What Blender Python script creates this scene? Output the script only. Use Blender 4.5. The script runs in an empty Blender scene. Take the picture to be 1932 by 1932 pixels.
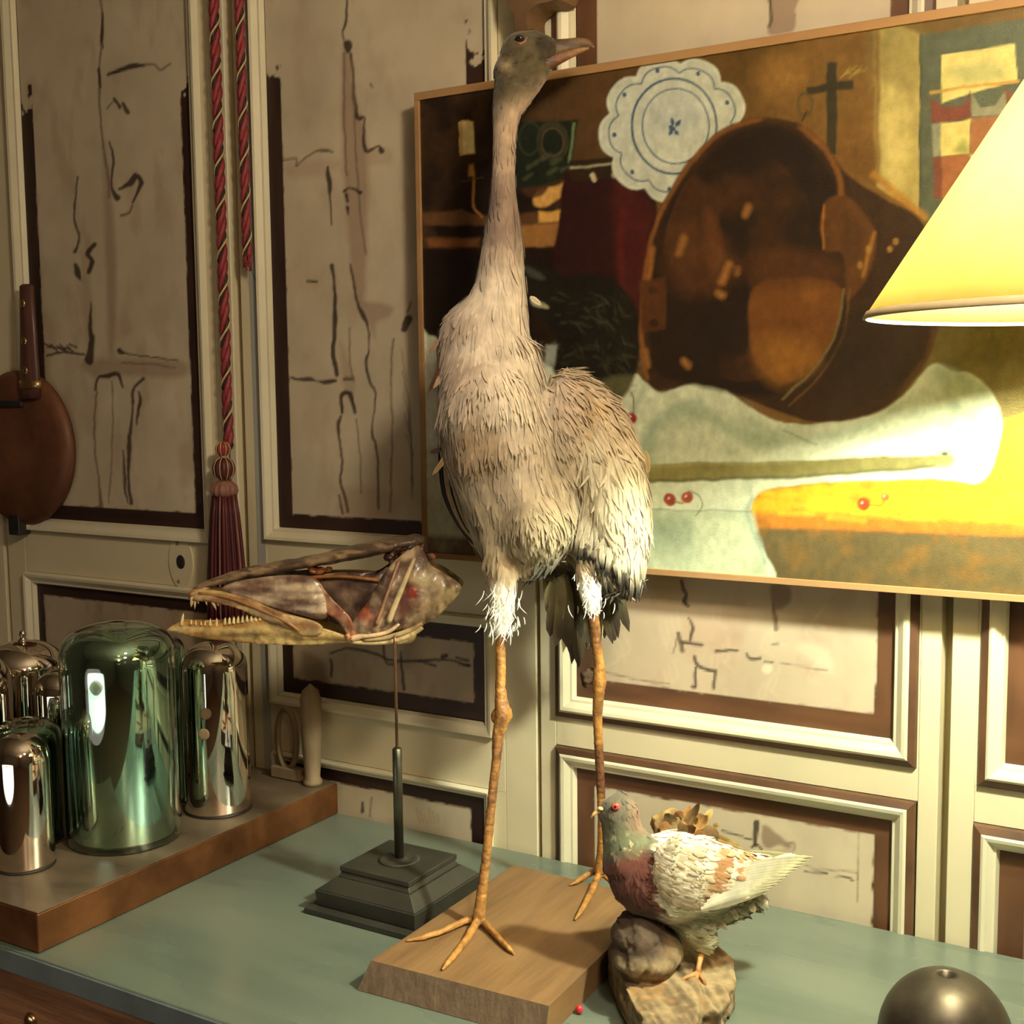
import bpy, bmesh, math, random
import numpy as np
from mathutils import Vector, Matrix
from mathutils.geometry import delaunay_2d_cdt

# ------------------------------------------------------------------ camera, world, exposure
sc = bpy.context.scene
COL = sc.collection
rng = np.random.default_rng(7)
random.seed(7)
TZ = 0.78                                   # table top height
YW = 1.612                                  # plane of the panelled doors
FPX = 2340.0
CAM = np.array([0.0, 0.0, TZ + 0.72])
PITCH, YAW, ROLL = math.radians(5.748), math.radians(31.022), math.radians(-0.606)
FW = np.array([-math.sin(YAW) * math.cos(PITCH), math.cos(YAW) * math.cos(PITCH), -math.sin(PITCH)])
_r = np.array([math.cos(YAW), math.sin(YAW), 0.0])
_u = np.cross(_r, FW)
CR = _r * math.cos(ROLL) + _u * math.sin(ROLL)
CU = np.cross(CR, FW)
UP = np.array([0.0, 0.0, 1.0])
HF = np.array([-math.sin(YAW), math.cos(YAW), 0.0])     # horizontal direction away from the camera

cam_data = bpy.data.cameras.new('camera')
cam_data.sensor_width = 36.0
cam_data.lens = FPX / 1932.0 * 36.0
cam_data.clip_start = 0.02
cam = bpy.data.objects.new('camera', cam_data)
COL.objects.link(cam)
cam.matrix_world = Matrix(((CR[0], CU[0], -FW[0], CAM[0]), (CR[1], CU[1], -FW[1], CAM[1]), (CR[2], CU[2], -FW[2], CAM[2]), (0, 0, 0, 1)))
sc.camera = cam

world = bpy.data.worlds.new('world')
sc.world = world
world.use_nodes = True
world.node_tree.nodes['Background'].inputs[0].default_value = (0.30, 0.20, 0.13, 1)
world.node_tree.nodes['Background'].inputs[1].default_value = 0.02
sc.view_settings.view_transform = 'Standard'
sc.view_settings.look = 'None'
sc.view_settings.gamma = 1.0
sc.view_settings.exposure = 0.0
sc.view_settings.use_curve_mapping = False

LAMP_RGB, LAMP_L = (1.0, 1.05, 0.80), 1750.0      # bulb of the table lamp
CEIL_RGB, CEIL_L = (1.0, 0.68, 0.42), 35.0      # globe of the ceiling lamp
PEND_RGB, PEND_L = (1.0, 0.84, 0.60), 175.0      # pendant globe over the table, right of the frame
DRUM_RGB, DRUM_L = (1.0, 0.93, 0.80), 2.0        # floor lamp in the room, seen mirrored in the domes


def ray(x, y):
    return FW + CR * ((x - 966.0) / FPX) - CU * ((y - 966.0) / FPX)


def on_z(x, y, z):
    d = ray(x, y)
    return CAM + d * ((z - CAM[2]) / d[2])


def on_y(x, y, Y=YW):
    d = ray(x, y)
    return CAM + d * ((Y - CAM[1]) / d[1])


def at(x, y, dep):
    return CAM + ray(x, y) * dep


def proj(P):
    q = np.asarray(P, float) - CAM
    w = q @ FW
    return 966.0 + FPX * (q @ CR) / w, 966.0 - FPX * (q @ CU) / w


def lin(*c):
    c = np.array(c, float) / 255.0
    return np.where(c <= 0.04045, c / 12.92, ((c + 0.055) / 1.055) ** 2.4)


# ------------------------------------------------------------------ objects
def link(name, me, parent=None, mat=None):
    o = bpy.data.objects.new(name, me)
    COL.objects.link(o)
    if parent is not None:
        o.parent = parent
        o.matrix_parent_inverse = parent.matrix_world.inverted()
    if mat is not None and me is not None:
        me.materials.clear()
        me.materials.append(mat)
    return o


def empty(name, loc=(0, 0, 0)):
    o = bpy.data.objects.new(name, None)
    o.matrix_world = Matrix.Translation(Vector(loc))
    o.location = loc
    COL.objects.link(o)
    o.empty_display_size = 0.02
    return o


def tag(o, label=None, cat=None, group=None, kind=None):
    if label: o['label'] = label
    if cat: o['category'] = cat
    if group: o['group'] = group
    if kind: o['kind'] = kind
    return o


class MB:
    """collects verts, faces and vertex colours, built as ONE mesh"""
    def __init__(s):
        s.v, s.f, s.c, s.n = [], [], [], 0

    def add(s, v, f, col=None):
        v = np.asarray(v, float).reshape(-1, 3)
        s.v.append(v)
        s.f += [tuple(int(i) + s.n for i in q) for q in f]
        c = np.ones((len(v), 3)) if col is None else np.broadcast_to(np.asarray(col, float), (len(v), 3))
        s.c.append(c)
        s.n += len(v)
        return s

    def box(s, x0, x1, y0, y1, z0, z1, col=None):
        v = [(x, y, z) for z in (z0, z1) for y in (y0, y1) for x in (x0, x1)]
        return s.add(v, [(0, 2, 3, 1), (4, 5, 7, 6), (0, 1, 5, 4), (2, 6, 7, 3), (0, 4, 6, 2), (1, 3, 7, 5)], col)

    def lathe(s, prof, c=(0, 0, 0), n=40, col=None, cap=True):
        """prof: (r, z) from bottom to top, round a vertical axis through c"""
        c = np.asarray(c, float)
        a = np.arange(n) * 2 * math.pi / n
        v, f = [], []
        for r, z in prof:
            r = max(r, 1e-5)
            v.append(np.stack([c[0] + r * np.cos(a), c[1] + r * np.sin(a), np.full(n, c[2] + z)], 1))
        for k in range(len(prof) - 1):
            for i in range(n):
                j = (i + 1) % n
                f.append((k * n + i, k * n + j, (k + 1) * n + j, (k + 1) * n + i))
        if cap:
            f.append(tuple(range(n - 1, -1, -1)))
            f.append(tuple(range((len(prof) - 1) * n, len(prof) * n)))
        return s.add(np.concatenate(v), f, col)

    def tube(s, pts, ra, rb=None, bax=None, n=10, col=None, cap=True):
        """tube along pts; ra, rb radii across and along bax (a fixed side axis)"""
        P = np.asarray(pts, float)
        m = len(P)
        ra = np.broadcast_to(np.asarray(ra, float), (m,))
        rb = ra if rb is None else np.broadcast_to(np.asarray(rb, float), (m,))
        T = np.gradient(P, axis=0)
        T /= np.linalg.norm(T, axis=1)[:, None] + 1e-12
        if bax is None:
            b = np.array([0.31, 0.85, 0.42]) if abs(T[0] @ np.array([0.31, 0.85, 0.42])) < 0.9 else np.array([1.0, 0, 0])
        else:
            b = np.asarray(bax, float)
        a = np.arange(n) * 2 * math.pi / n
        v, f = [], []
        for k in range(m):
            B = b - T[k] * (b @ T[k])
            B /= np.linalg.norm(B) + 1e-12
            A = np.cross(B, T[k])
            if bax is None: b = B
            v.append(P[k] + np.outer(np.cos(a) * ra[k], A) + np.outer(np.sin(a) * rb[k], B))
        for k in range(m - 1):
            for i in range(n):
                j = (i + 1) % n
                f.append((k * n + i, k * n + j, (k + 1) * n + j, (k + 1) * n + i))
        if cap:
            f.append(tuple(range(n - 1, -1, -1)))
            f.append(tuple(range((m - 1) * n, m * n)))
        if col is not None and np.asarray(col).ndim == 2:
            col = np.repeat(np.asarray(col, float), n, axis=0)
        return s.add(np.concatenate(v), f, col)

    def ball(s, c, axes, nu=16, nv=10, col=None):
        """ellipsoid: axes is a list of three vectors"""
        c = np.asarray(c, float)
        A = np.asarray(axes, float)
        v = [c - A[2]]
        for k in range(1, nv):
            t = -math.pi / 2 + math.pi * k / nv
            for i in range(nu):
                p = 2 * math.pi * i / nu
                v.append(c + A[0] * math.cos(t) * math.cos(p) + A[1] * math.cos(t) * math.sin(p) + A[2] * math.sin(t))
        v.append(c + A[2])
        f = [(0, 1 + (i + 1) % nu, 1 + i) for i in range(nu)]
        for k in range(nv - 2):
            for i in range(nu):
                j = (i + 1) % nu
                f.append((1 + k * nu + i, 1 + k * nu + j, 1 + (k + 1) * nu + j, 1 + (k + 1) * nu + i))
        L = len(v) - 1
        f += [(L, L - nu + i, L - nu + (i + 1) % nu) for i in range(nu)]
        return s.add(v, f, col)

    def mesh(s, name, smooth=True):
        me = bpy.data.meshes.new(name)
        V = np.concatenate(s.v) if s.v else np.zeros((0, 3))
        me.from_pydata(V.tolist(), [], s.f)
        at_ = me.color_attributes.new('Col', 'FLOAT_COLOR', 'POINT')
        C4 = np.ones((len(V), 4))
        C4[:, :3] = np.concatenate(s.c)
        at_.data.foreach_set('color', C4.ravel())
        if smooth: me.polygons.foreach_set('use_smooth', [True] * len(me.polygons))
        me.update()
        return me

    def build(s, name, mat, parent=None, smooth=True, bevel=0.0, segs=2):
        o = link(name, s.mesh(name, smooth), parent, mat)
        if bevel:
            m = o.modifiers.new('bevel', 'BEVEL')
            m.width, m.segments, m.limit_method = bevel, segs, 'ANGLE'
            m.harden_normals = True
        return o


def set_cols(me, C):
    a = me.color_attributes.get('Col') or me.color_attributes.new('Col', 'FLOAT_COLOR', 'POINT')
    C4 = np.ones((len(me.vertices), 4))
    C4[:, :3] = C
    a.data.foreach_set('color', C4.ravel())


def coords(me):
    V = np.empty(len(me.vertices) * 3)
    me.vertices.foreach_get('co', V)
    return V.reshape(-1, 3)


def remesh(mb, name, voxel, smooth=6, parent=None, mat=None, noise=None):
    """joins overlapping closed pieces into one continuous skin"""
    o = link('tmp', mb.mesh('tmp'))
    m = o.modifiers.new('r', 'REMESH')
    m.mode, m.voxel_size = 'VOXEL', voxel
    if smooth:
        k = o.modifiers.new('s', 'SMOOTH')
        k.factor, k.iterations = 0.5, smooth
    dg = bpy.context.evaluated_depsgraph_get()
    me = bpy.data.meshes.new_from_object(o.evaluated_get(dg))
    bpy.data.objects.remove(o)
    me.name = name
    me.polygons.foreach_set('use_smooth', [True] * len(me.polygons))
    if noise is not None:
        V = coords(me)
        N = np.empty(len(me.vertices) * 3)
        me.vertices.foreach_get('normal', N)
        V = V + N.reshape(-1, 3) * noise(V)[:, None]
        me.vertices.foreach_set('co', V.ravel())
        me.update()
    return link(name, me, parent, mat)


# ------------------------------------------------------------------ noise
_perm = rng.permutation(4096)
_val = rng.random(4096)


def vnoise(P, seed=0):
    P = np.asarray(P, float)
    if P.shape[1] == 2: P = np.c_[P, np.zeros(len(P))]
    I = np.floor(P).astype(np.int64)
    Fr = P - I
    Fr = Fr * Fr * (3 - 2 * Fr)
    out = np.zeros(len(P))
    for dx in (0, 1):
        for dy in (0, 1):
            for dz in (0, 1):
                h = _perm[(_perm[(_perm[(I[:, 0] + dx + seed * 31) % 4096] + I[:, 1] + dy) % 4096] + I[:, 2] + dz) % 4096]
                w = (Fr[:, 0] if dx else 1 - Fr[:, 0]) * (Fr[:, 1] if dy else 1 - Fr[:, 1]) * (Fr[:, 2] if dz else 1 - Fr[:, 2])
                out += w * _val[h]
    return out


def fbm(P, oct=4, seed=0):
    P = np.asarray(P, float)
    s, a, t = np.zeros(len(P)), 1.0, 0.0
    for k in range(oct):
        s += a * vnoise(P * 2 ** k + 17.3 * k, seed + k)
        t += a
        a *= 0.5
    return s / t


# ------------------------------------------------------------------ flat paint laid on a plane
def smooth_pts(pts, closed, k=6):
    P = np.asarray(pts, float)
    n = len(P)
    out = []
    for i in range(n if closed else n - 1):
        if closed:
            p0, p1, p2, p3 = P[(i - 1) % n], P[i], P[(i + 1) % n], P[(i + 2) % n]
        else:
            p0, p1, p2, p3 = P[max(i - 1, 0)], P[i], P[i + 1], P[min(i + 2, n - 1)]
        for t in np.arange(k) / k:
            out.append(0.5 * (2 * p1 + (p2 - p0) * t + (2 * p0 - 5 * p1 + 4 * p2 - p3) * t * t + (3 * p1 - p0 - 3 * p2 + p3) * t ** 3))
    if not closed: out.append(P[-1])
    return np.array(out)


class Paint:
    """vector brushwork over the vertices of a flat grid; x, y are the two plane coordinates used for drawing"""
    def __init__(s, x, y):
        s.x, s.y = x, y
        s.c = np.zeros((len(x), 3))
        s.wx, s.wy = np.zeros(len(x)), np.zeros(len(x))

    def _near(s, P, pad):
        lo, hi = P[:, :2].min(0) - pad, P[:, :2].max(0) + pad
        return np.nonzero((s.x > lo[0]) & (s.x < hi[0]) & (s.y > lo[1]) & (s.y < hi[1]))[0]

    def _mix(s, idx, a, col):
        col = np.asarray(col, float)
        s.c[idx] = s.c[idx] * (1 - a[:, None]) + col * a[:, None]

    def poly(s, pts, col, soft=2.0, a=1.0, curve=True, mod=None):
        P = smooth_pts(pts, True, 5) if curve else np.asarray(pts, float)
        idx = s._near(P, soft * 2)
        if not len(idx): return s
        x, y = s.x[idx] + s.wx[idx], s.y[idx] + s.wy[idx]
        inside = np.zeros(len(idx), bool)
        d = np.full(len(idx), 1e9)
        for i in range(len(P)):
            x1, y1 = P[i - 1]
            x2, y2 = P[i]
            c = (y1 > y) != (y2 > y)
            with np.errstate(divide='ignore', invalid='ignore'):
                xi = (x2 - x1) * (y - y1) / (y2 - y1) + x1
            inside ^= c & (x < xi)
            L = (x2 - x1) ** 2 + (y2 - y1) ** 2 + 1e-9
            t = np.clip(((x - x1) * (x2 - x1) + (y - y1) * (y2 - y1)) / L, 0, 1)
            d = np.minimum(d, np.hypot(x - x1 - t * (x2 - x1), y - y1 - t * (y2 - y1)))
        sd = np.where(inside, d, -d)
        m = np.clip(sd / (2 * soft) + 0.5, 0, 1) * a
        if mod is not None: m = m * mod(s.x[idx], s.y[idx])
        s._mix(idx, m, col)
        return s

    def line(s, pts, w, col, soft=1.5, a=1.0, curve=True):
        """pts (x, y) or (x, y, w)"""
        P = np.array([(p[0], p[1], p[2] if len(p) > 2 else w) for p in pts], float)
        if curve and len(P) > 2: P = smooth_pts(P, False, 4)
        idx = s._near(P, P[:, 2].max() + soft * 2)
        if not len(idx): return s
        x, y = s.x[idx] + s.wx[idx], s.y[idx] + s.wy[idx]
        d = np.full(len(idx), 1e9)
        for i in range(1, len(P)):
            x1, y1, w1 = P[i - 1]
            x2, y2, w2 = P[i]
            L = (x2 - x1) ** 2 + (y2 - y1) ** 2 + 1e-9
            t = np.clip(((x - x1) * (x2 - x1) + (y - y1) * (y2 - y1)) / L, 0, 1)
            d = np.minimum(d, np.hypot(x - x1 - t * (x2 - x1), y - y1 - t * (y2 - y1)) - 0.5 * (w1 + t * (w2 - w1)))
        s._mix(idx, np.clip(0.5 - d / (2 * soft), 0, 1) * a, col)
        return s

    def ell(s, cx, cy, rx, ry, col, rot=0.0, soft=2.0, a=1.0, **k):
        t = np.arange(28) * 2 * math.pi / 28
        c, q = math.cos(rot), math.sin(rot)
        return s.poly(np.c_[cx + rx * np.cos(t) * c - ry * np.sin(t) * q, cy + rx * np.cos(t) * q + ry * np.sin(t) * c], col, soft, a, False, **k)

    def ring(s, cx, cy, rx, ry, w, col, rot=0.0, a0=0, a1=360, soft=1.2, a=1.0):
        t = np.radians(np.linspace(a0, a1, 40))
        c, q = math.cos(rot), math.sin(rot)
        return s.line(np.c_[cx + rx * np.cos(t) * c - ry * np.sin(t) * q, cy + rx * np.cos(t) * q + ry * np.sin(t) * c], w, col, soft, a, False)


def grid_mesh(name, x0, x1, z0, z1, y, cell):
    nx, nz = max(2, int((x1 - x0) / cell) + 1), max(2, int((z1 - z0) / cell) + 1)
    X, Z = np.meshgrid(np.linspace(x0, x1, nx), np.linspace(z0, z1, nz))
    V = np.c_[X.ravel(), np.full(X.size, y), Z.ravel()]
    i = (np.arange(nz - 1)[:, None] * nx + np.arange(nx - 1)[None]).ravel()
    F = np.c_[i, i + 1, i + 1 + nx, i + nx]
    me = bpy.data.meshes.new(name)
    me.vertices.add(len(V)); me.vertices.foreach_set('co', V.ravel())
    me.loops.add(F.size); me.loops.foreach_set('vertex_index', F.ravel())
    me.polygons.add(len(F)); me.polygons.foreach_set('loop_start', np.arange(len(F)) * 4)
    me.update(calc_edges=True)
    return me, V
# ------------------------------------------------------------------ materials
def nt(name):
    m = bpy.data.materials.new(name)
    m.use_nodes = True
    n = m.node_tree.nodes
    return m, n, m.node_tree.links, n['Principled BSDF']


def ramp(n, stops):
    r = n.new('ShaderNodeValToRGB')
    e = r.color_ramp.elements
    while len(e) < len(stops): e.new(0.5)
    for k, (p, c) in enumerate(stops):
        e[k].position = p
        e[k].color = (*c, 1)
    return r


def mat_noise(name, c1, c2, scale=8.0, stretch=(1, 1, 1), rough=0.6, metal=0.0, bump=0.0, bscale=None, detail=6, coat=0.0, c3=None, rough2=None, spec=0.5):
    m, n, l, b = nt(name)
    tc = n.new('ShaderNodeTexCoord')
    mp = n.new('ShaderNodeMapping')
    mp.inputs['Scale'].default_value = stretch
    l.new(tc.outputs['Object'], mp.inputs[0])
    t = n.new('ShaderNodeTexNoise')
    t.inputs['Scale'].default_value = scale
    t.inputs['Detail'].default_value = detail
    t.inputs['Roughness'].default_value = 0.6
    l.new(mp.outputs[0], t.inputs['Vector'])
    st = [(0.3, c1), (0.7, c2)] if c3 is None else [(0.28, c1), (0.5, c2), (0.72, c3)]
    r = ramp(n, st)
    l.new(t.outputs[0], r.inputs[0])
    l.new(r.outputs[0], b.inputs['Base Color'])
    b.inputs['Roughness'].default_value = rough
    if rough2 is not None:
        mr = n.new('ShaderNodeMapRange')
        mr.inputs['From Min'].default_value, mr.inputs['From Max'].default_value = 0.3, 0.7
        mr.inputs['To Min'].default_value, mr.inputs['To Max'].default_value = rough, rough2
        l.new(t.outputs[0], mr.inputs[0])
        l.new(mr.outputs[0], b.inputs['Roughness'])
    b.inputs['Metallic'].default_value = metal
    b.inputs['Coat Weight'].default_value = coat
    b.inputs['Specular IOR Level'].default_value = spec
    if bump:
        t2 = n.new('ShaderNodeTexNoise')
        t2.inputs['Scale'].default_value = bscale or scale * 4
        t2.inputs['Detail'].default_value = 5
        l.new(mp.outputs[0], t2.inputs['Vector'])
        bp = n.new('ShaderNodeBump')
        bp.inputs['Strength'].default_value = bump
        bp.inputs['Distance'].default_value = 0.004
        l.new(t2.outputs[0], bp.inputs['Height'])
        l.new(bp.outputs[0], b.inputs['Normal'])
    return m


def mat_vcol(name, rough=0.6, nscale=40.0, namt=0.25, bump=0.0, bscale=200.0, stretch=(1, 1, 1), sheen=0.0, coat=0.0, spec=0.5, sss=0.0, crough=0.1):
    m, n, l, b = nt(name)
    a = n.new('ShaderNodeAttribute')
    a.attribute_name = 'Col'
    tc = n.new('ShaderNodeTexCoord')
    mp = n.new('ShaderNodeMapping')
    mp.inputs['Scale'].default_value = stretch
    l.new(tc.outputs['Object'], mp.inputs[0])
    t = n.new('ShaderNodeTexNoise')
    t.inputs['Scale'].default_value = nscale
    t.inputs['Detail'].default_value = 5
    l.new(mp.outputs[0], t.inputs['Vector'])
    mr = n.new('ShaderNodeMapRange')
    mr.inputs['From Min'].default_value, mr.inputs['From Max'].default_value = 0.3, 0.7
    mr.inputs['To Min'].default_value, mr.inputs['To Max'].default_value = 1 - namt, 1 + namt
    l.new(t.outputs[0], mr.inputs[0])
    mx = n.new('ShaderNodeVectorMath')
    mx.operation = 'SCALE'
    l.new(a.outputs['Color'], mx.inputs[0])
    l.new(mr.outputs[0], mx.inputs['Scale'])
    l.new(mx.outputs[0], b.inputs['Base Color'])
    b.inputs['Roughness'].default_value = rough
    b.inputs['Sheen Weight'].default_value = sheen
    b.inputs['Coat Weight'].default_value = coat
    b.inputs['Coat Roughness'].default_value = crough
    b.inputs['Specular IOR Level'].default_value = spec
    if sss:
        b.inputs['Subsurface Weight'].default_value = sss
        b.inputs['Subsurface Radius'].default_value = (0.01, 0.006, 0.003)
    if bump:
        t2 = n.new('ShaderNodeTexNoise')
        t2.inputs['Scale'].default_value = bscale
        t2.inputs['Detail'].default_value = 4
        l.new(mp.outputs[0], t2.inputs['Vector'])
        bp = n.new('ShaderNodeBump')
        bp.inputs['Strength'].default_value = bump
        bp.inputs['Distance'].default_value = 0.002
        l.new(t2.outputs[0], bp.inputs['Height'])
        l.new(bp.outputs[0], b.inputs['Normal'])
    return m


def mat_emit(name, rgb, L):
    m, n, l, b = nt(name)
    b.inputs['Base Color'].default_value = (0.8, 0.8, 0.8, 1)
    b.inputs['Emission Color'].default_value = (*rgb, 1)
    b.inputs['Emission Strength'].default_value = L
    return m


def mat_glass(name, col, rough=0.0):
    m, n, l, b = nt(name)
    b.inputs['Base Color'].default_value = (*col, 1)
    b.inputs['Transmission Weight'].default_value = 1.0
    b.inputs['Roughness'].default_value = rough
    b.inputs['IOR'].default_value = 1.48
    return m


def mat_metal(name, col, rough=0.1, var=0.1, scale=20):
    m, n, l, b = nt(name)
    tc = n.new('ShaderNodeTexCoord')
    t = n.new('ShaderNodeTexNoise')
    t.inputs['Scale'].default_value = scale
    t.inputs['Detail'].default_value = 6
    l.new(tc.outputs['Object'], t.inputs['Vector'])
    r = ramp(n, [(0.3, tuple(np.array(col) * (1 - var))), (0.7, col)])
    l.new(t.outputs[0], r.inputs[0])
    l.new(r.outputs[0], b.inputs['Base Color'])
    mr = n.new('ShaderNodeMapRange')
    mr.inputs['From Min'].default_value, mr.inputs['From Max'].default_value = 0.3, 0.7
    mr.inputs['To Min'].default_value, mr.inputs['To Max'].default_value = rough * 0.7, rough * 1.4
    l.new(t.outputs[0], mr.inputs[0])
    l.new(mr.outputs[0], b.inputs['Roughness'])
    b.inputs['Metallic'].default_value = 1.0
    return m


M = {}
M['cream'] = mat_noise('cream_paint', (0.67, 0.585, 0.385), (0.76, 0.675, 0.465), 3.0, (1, 1, 0.5), rough=0.42, bump=0.12, bscale=60)
M['bluecream'] = mat_noise('blue_grey_paint', (0.36, 0.37, 0.34), (0.50, 0.50, 0.44), 6.0, (1, 1, 0.2), rough=0.5, bump=0.1)
M['white'] = mat_noise('moulding_paint', (0.66, 0.60, 0.42), (0.76, 0.70, 0.52), 5.0, (1, 1, 0.6), rough=0.38, bump=0.1, bscale=70)
M['tape'] = mat_noise('beige_tape', (0.52, 0.40, 0.22), (0.62, 0.48, 0.28), 40, rough=0.7)
M['strip'] = mat_noise('brown_strip_paint', (0.055, 0.024, 0.012), (0.13, 0.060, 0.028), 14.0, (1, 1, 1), rough=0.5, bump=0.15)
M['panel'] = mat_vcol('panel_paint', rough=0.5, nscale=14, namt=0.07, bump=0.08, bscale=50)
M['canvas'] = mat_vcol('oil_paint', rough=0.42, nscale=90, namt=0.10, bump=0.25, bscale=420, spec=0.35)
M['frame'] = mat_noise('thin_wood_frame', (0.30, 0.165, 0.072), (0.41, 0.235, 0.105), 12, (0.3, 1, 1), rough=0.45)
M['zinc'] = mat_noise('grey_green_zinc', (0.100, 0.130, 0.105), (0.172, 0.202, 0.158), 3.0, (0.5, 2.0, 1), rough=0.20, rough2=0.40, bump=0.10, bscale=6, coat=0.0, spec=0.65, detail=3)
M['zincedge'] = mat_noise('zinc_edge', (0.09, 0.115, 0.125), (0.16, 0.19, 0.19), 14.0, (1, 1, 1), rough=0.4)
M['apron'] = mat_noise('old_brown_wood', (0.10, 0.042, 0.018), (0.36, 0.165, 0.075), 9, (0.6, 3, 9), rough=0.55, bump=0.3, bscale=30)
M['copper'] = mat_noise('dark_copper_sheet', (0.10, 0.038, 0.016), (0.36, 0.150, 0.055), 7, (1, 1, 1), rough=0.35, rough2=0.5, metal=0.75, bump=0.05)
M['coppertop'] = mat_noise('worn_tray_top', (0.13, 0.095, 0.062), (0.26, 0.19, 0.125), 6, (1, 2.5, 1), rough=0.25, rough2=0.42, metal=0.35, bump=0.06, bscale=20)
M['silver'] = mat_metal('silvered_glass', (0.86, 0.79, 0.70), 0.035, 0.10, 9)
M['silvergreen'] = mat_metal('silvered_green_glass', (0.70, 0.82, 0.73), 0.05, 0.12, 9)
M['greenglass'] = mat_glass('green_glass', (0.80, 0.955, 0.90))
M['clearglass'] = mat_glass('clear_glass', (0.95, 0.95, 0.92))
M['blackpaint'] = mat_noise('black_stained_wood', (0.020, 0.019, 0.014), (0.045, 0.042, 0.030), 9, (1, 1, 1), rough=0.5, bump=0.1)
M['rod'] = mat_metal('dark_rod', (0.20, 0.20, 0.15), 0.4, 0.4)
M['brassrod'] = mat_metal('thin_brown_rod', (0.42, 0.24, 0.14), 0.4, 0.3)
M['board'] = mat_noise('brown_board', (0.15, 0.082, 0.034), (0.27, 0.155, 0.066), 7, (5, 0.5, 1), rough=0.6, bump=0.15, bscale=40)
M['boardend'] = mat_noise('board_end_grain', (0.13, 0.085, 0.052), (0.215, 0.145, 0.092), 30, (2, 1, 1), rough=0.7, bump=0.3, bscale=80)
M['iron'] = mat_noise('dark_polished_iron', (0.035, 0.028, 0.022), (0.11, 0.095, 0.075), 14, (1, 1, 1), rough=0.36, rough2=0.50, metal=0.8, bump=0.08, bscale=40)
M['plume'] = mat_vcol('feathers', rough=0.85, nscale=60, namt=0.18, sheen=0.25, spec=0.15)
M['skin'] = mat_vcol('leg_skin', rough=0.5, nscale=120, namt=0.30, bump=0.5, bscale=300)
M['bone'] = mat_vcol('dried_bone', rough=0.38, nscale=80, namt=0.28, bump=0.5, bscale=170, coat=0.3, crough=0.15)
M['bark'] = mat_vcol('weathered_wood', rough=0.85, nscale=60, namt=0.30, bump=0.7, bscale=120)
M['eye'] = mat_noise('glass_eye', (0.01, 0.008, 0.006), (0.02, 0.012, 0.01), 5, rough=0.05)
M['redeye'] = mat_noise('red_glass_eye', (0.50, 0.05, 0.05), (0.62, 0.10, 0.08), 30, rough=0.1)
M['red'] = mat_noise('red_silk', (0.19, 0.018, 0.024), (0.30, 0.034, 0.040), 90, rough=0.5, bump=0.3, bscale=300)
M['blackthread'] = mat_noise('black_thread', (0.012, 0.008, 0.010), (0.03, 0.02, 0.022), 90, rough=0.6)
M['gold'] = mat_noise('gold_thread', (0.48, 0.30, 0.12), (0.66, 0.46, 0.22), 90, rough=0.4)
M['maroon'] = mat_noise('maroon_thread', (0.050, 0.008, 0.012), (0.125, 0.018, 0.020), 60, (1, 1, 0.05), rough=0.5)
M['rose'] = mat_noise('dull_rose_thread', (0.20, 0.085, 0.065), (0.34, 0.16, 0.11), 60, rough=0.55)
M['pan'] = mat_noise('brown_red_metal', (0.085, 0.030, 0.015), (0.21, 0.082, 0.038), 9, rough=0.5, rough2=0.65, metal=0.2, bump=0.05)
M['darkwood'] = mat_noise('dark_red_wood', (0.065, 0.024, 0.020), (0.15, 0.065, 0.05), 10, (4, 4, 0.5), rough=0.35)
M['brass'] = mat_metal('brass', (0.80, 0.56, 0.28), 0.25, 0.3)
M['blackiron'] = mat_noise('black_iron', (0.012, 0.010, 0.010), (0.03, 0.026, 0.024), 20, rough=0.5)
M['peg'] = mat_noise('dull_cream_wood', (0.20, 0.13, 0.07), (0.34, 0.24, 0.14), 12, (3, 3, 0.6), rough=0.6)
M['browncarve'] = mat_noise('brown_carved_wood', (0.10, 0.052, 0.022), (0.20, 0.115, 0.055), 9, rough=0.6)
M['roomwall'] = mat_noise('dark_room_wall', (0.085, 0.065, 0.05), (0.13, 0.105, 0.08), 3, rough=0.8)
M['floor'] = mat_noise('dark_floor_boards', (0.05, 0.028, 0.016), (0.12, 0.07, 0.04), 4, (1, 8, 1), rough=0.45)
M['ceil'] = mat_noise('ceiling_plaster', (0.34, 0.29, 0.23), (0.42, 0.36, 0.29), 2, rough=0.9)
M['bead'] = mat_noise('red_bead', (0.45, 0.02, 0.03), (0.6, 0.05, 0.06), 30, rough=0.2)
M['bulb'] = mat_emit('bulb_glow', LAMP_RGB, LAMP_L)
M['globe'] = mat_emit('globe_glow', CEIL_RGB, CEIL_L)
M['pendant'] = mat_emit('pendant_glow', PEND_RGB, PEND_L)
M['drum'] = mat_emit('drum_glow', DRUM_RGB, DRUM_L)


def mat_shade():
    m = bpy.data.materials.new('lampshade_paper')
    m.use_nodes = True
    n, l = m.node_tree.nodes, m.node_tree.links
    n.clear()
    o = n.new('ShaderNodeOutputMaterial')
    d = n.new('ShaderNodeBsdfDiffuse')
    t = n.new('ShaderNodeBsdfTranslucent')
    x = n.new('ShaderNodeMixShader')
    tc = n.new('ShaderNodeTexCoord')
    nz = n.new('ShaderNodeTexNoise')
    nz.inputs['Scale'].default_value = 60
    l.new(tc.outputs['Object'], nz.inputs['Vector'])
    r = ramp(n, [(0.3, (0.94, 0.80, 0.36)), (0.7, (0.97, 0.85, 0.42))])
    l.new(nz.outputs[0], r.inputs[0])
    d.inputs[0].default_value = (0.86, 0.70, 0.38, 1)
    l.new(r.outputs[0], t.inputs[0])
    x.inputs[0].default_value = 0.5
    l.new(d.outputs[0], x.inputs[1])
    l.new(t.outputs[0], x.inputs[2])
    l.new(x.outputs[0], o.inputs[0])
    return m


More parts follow.
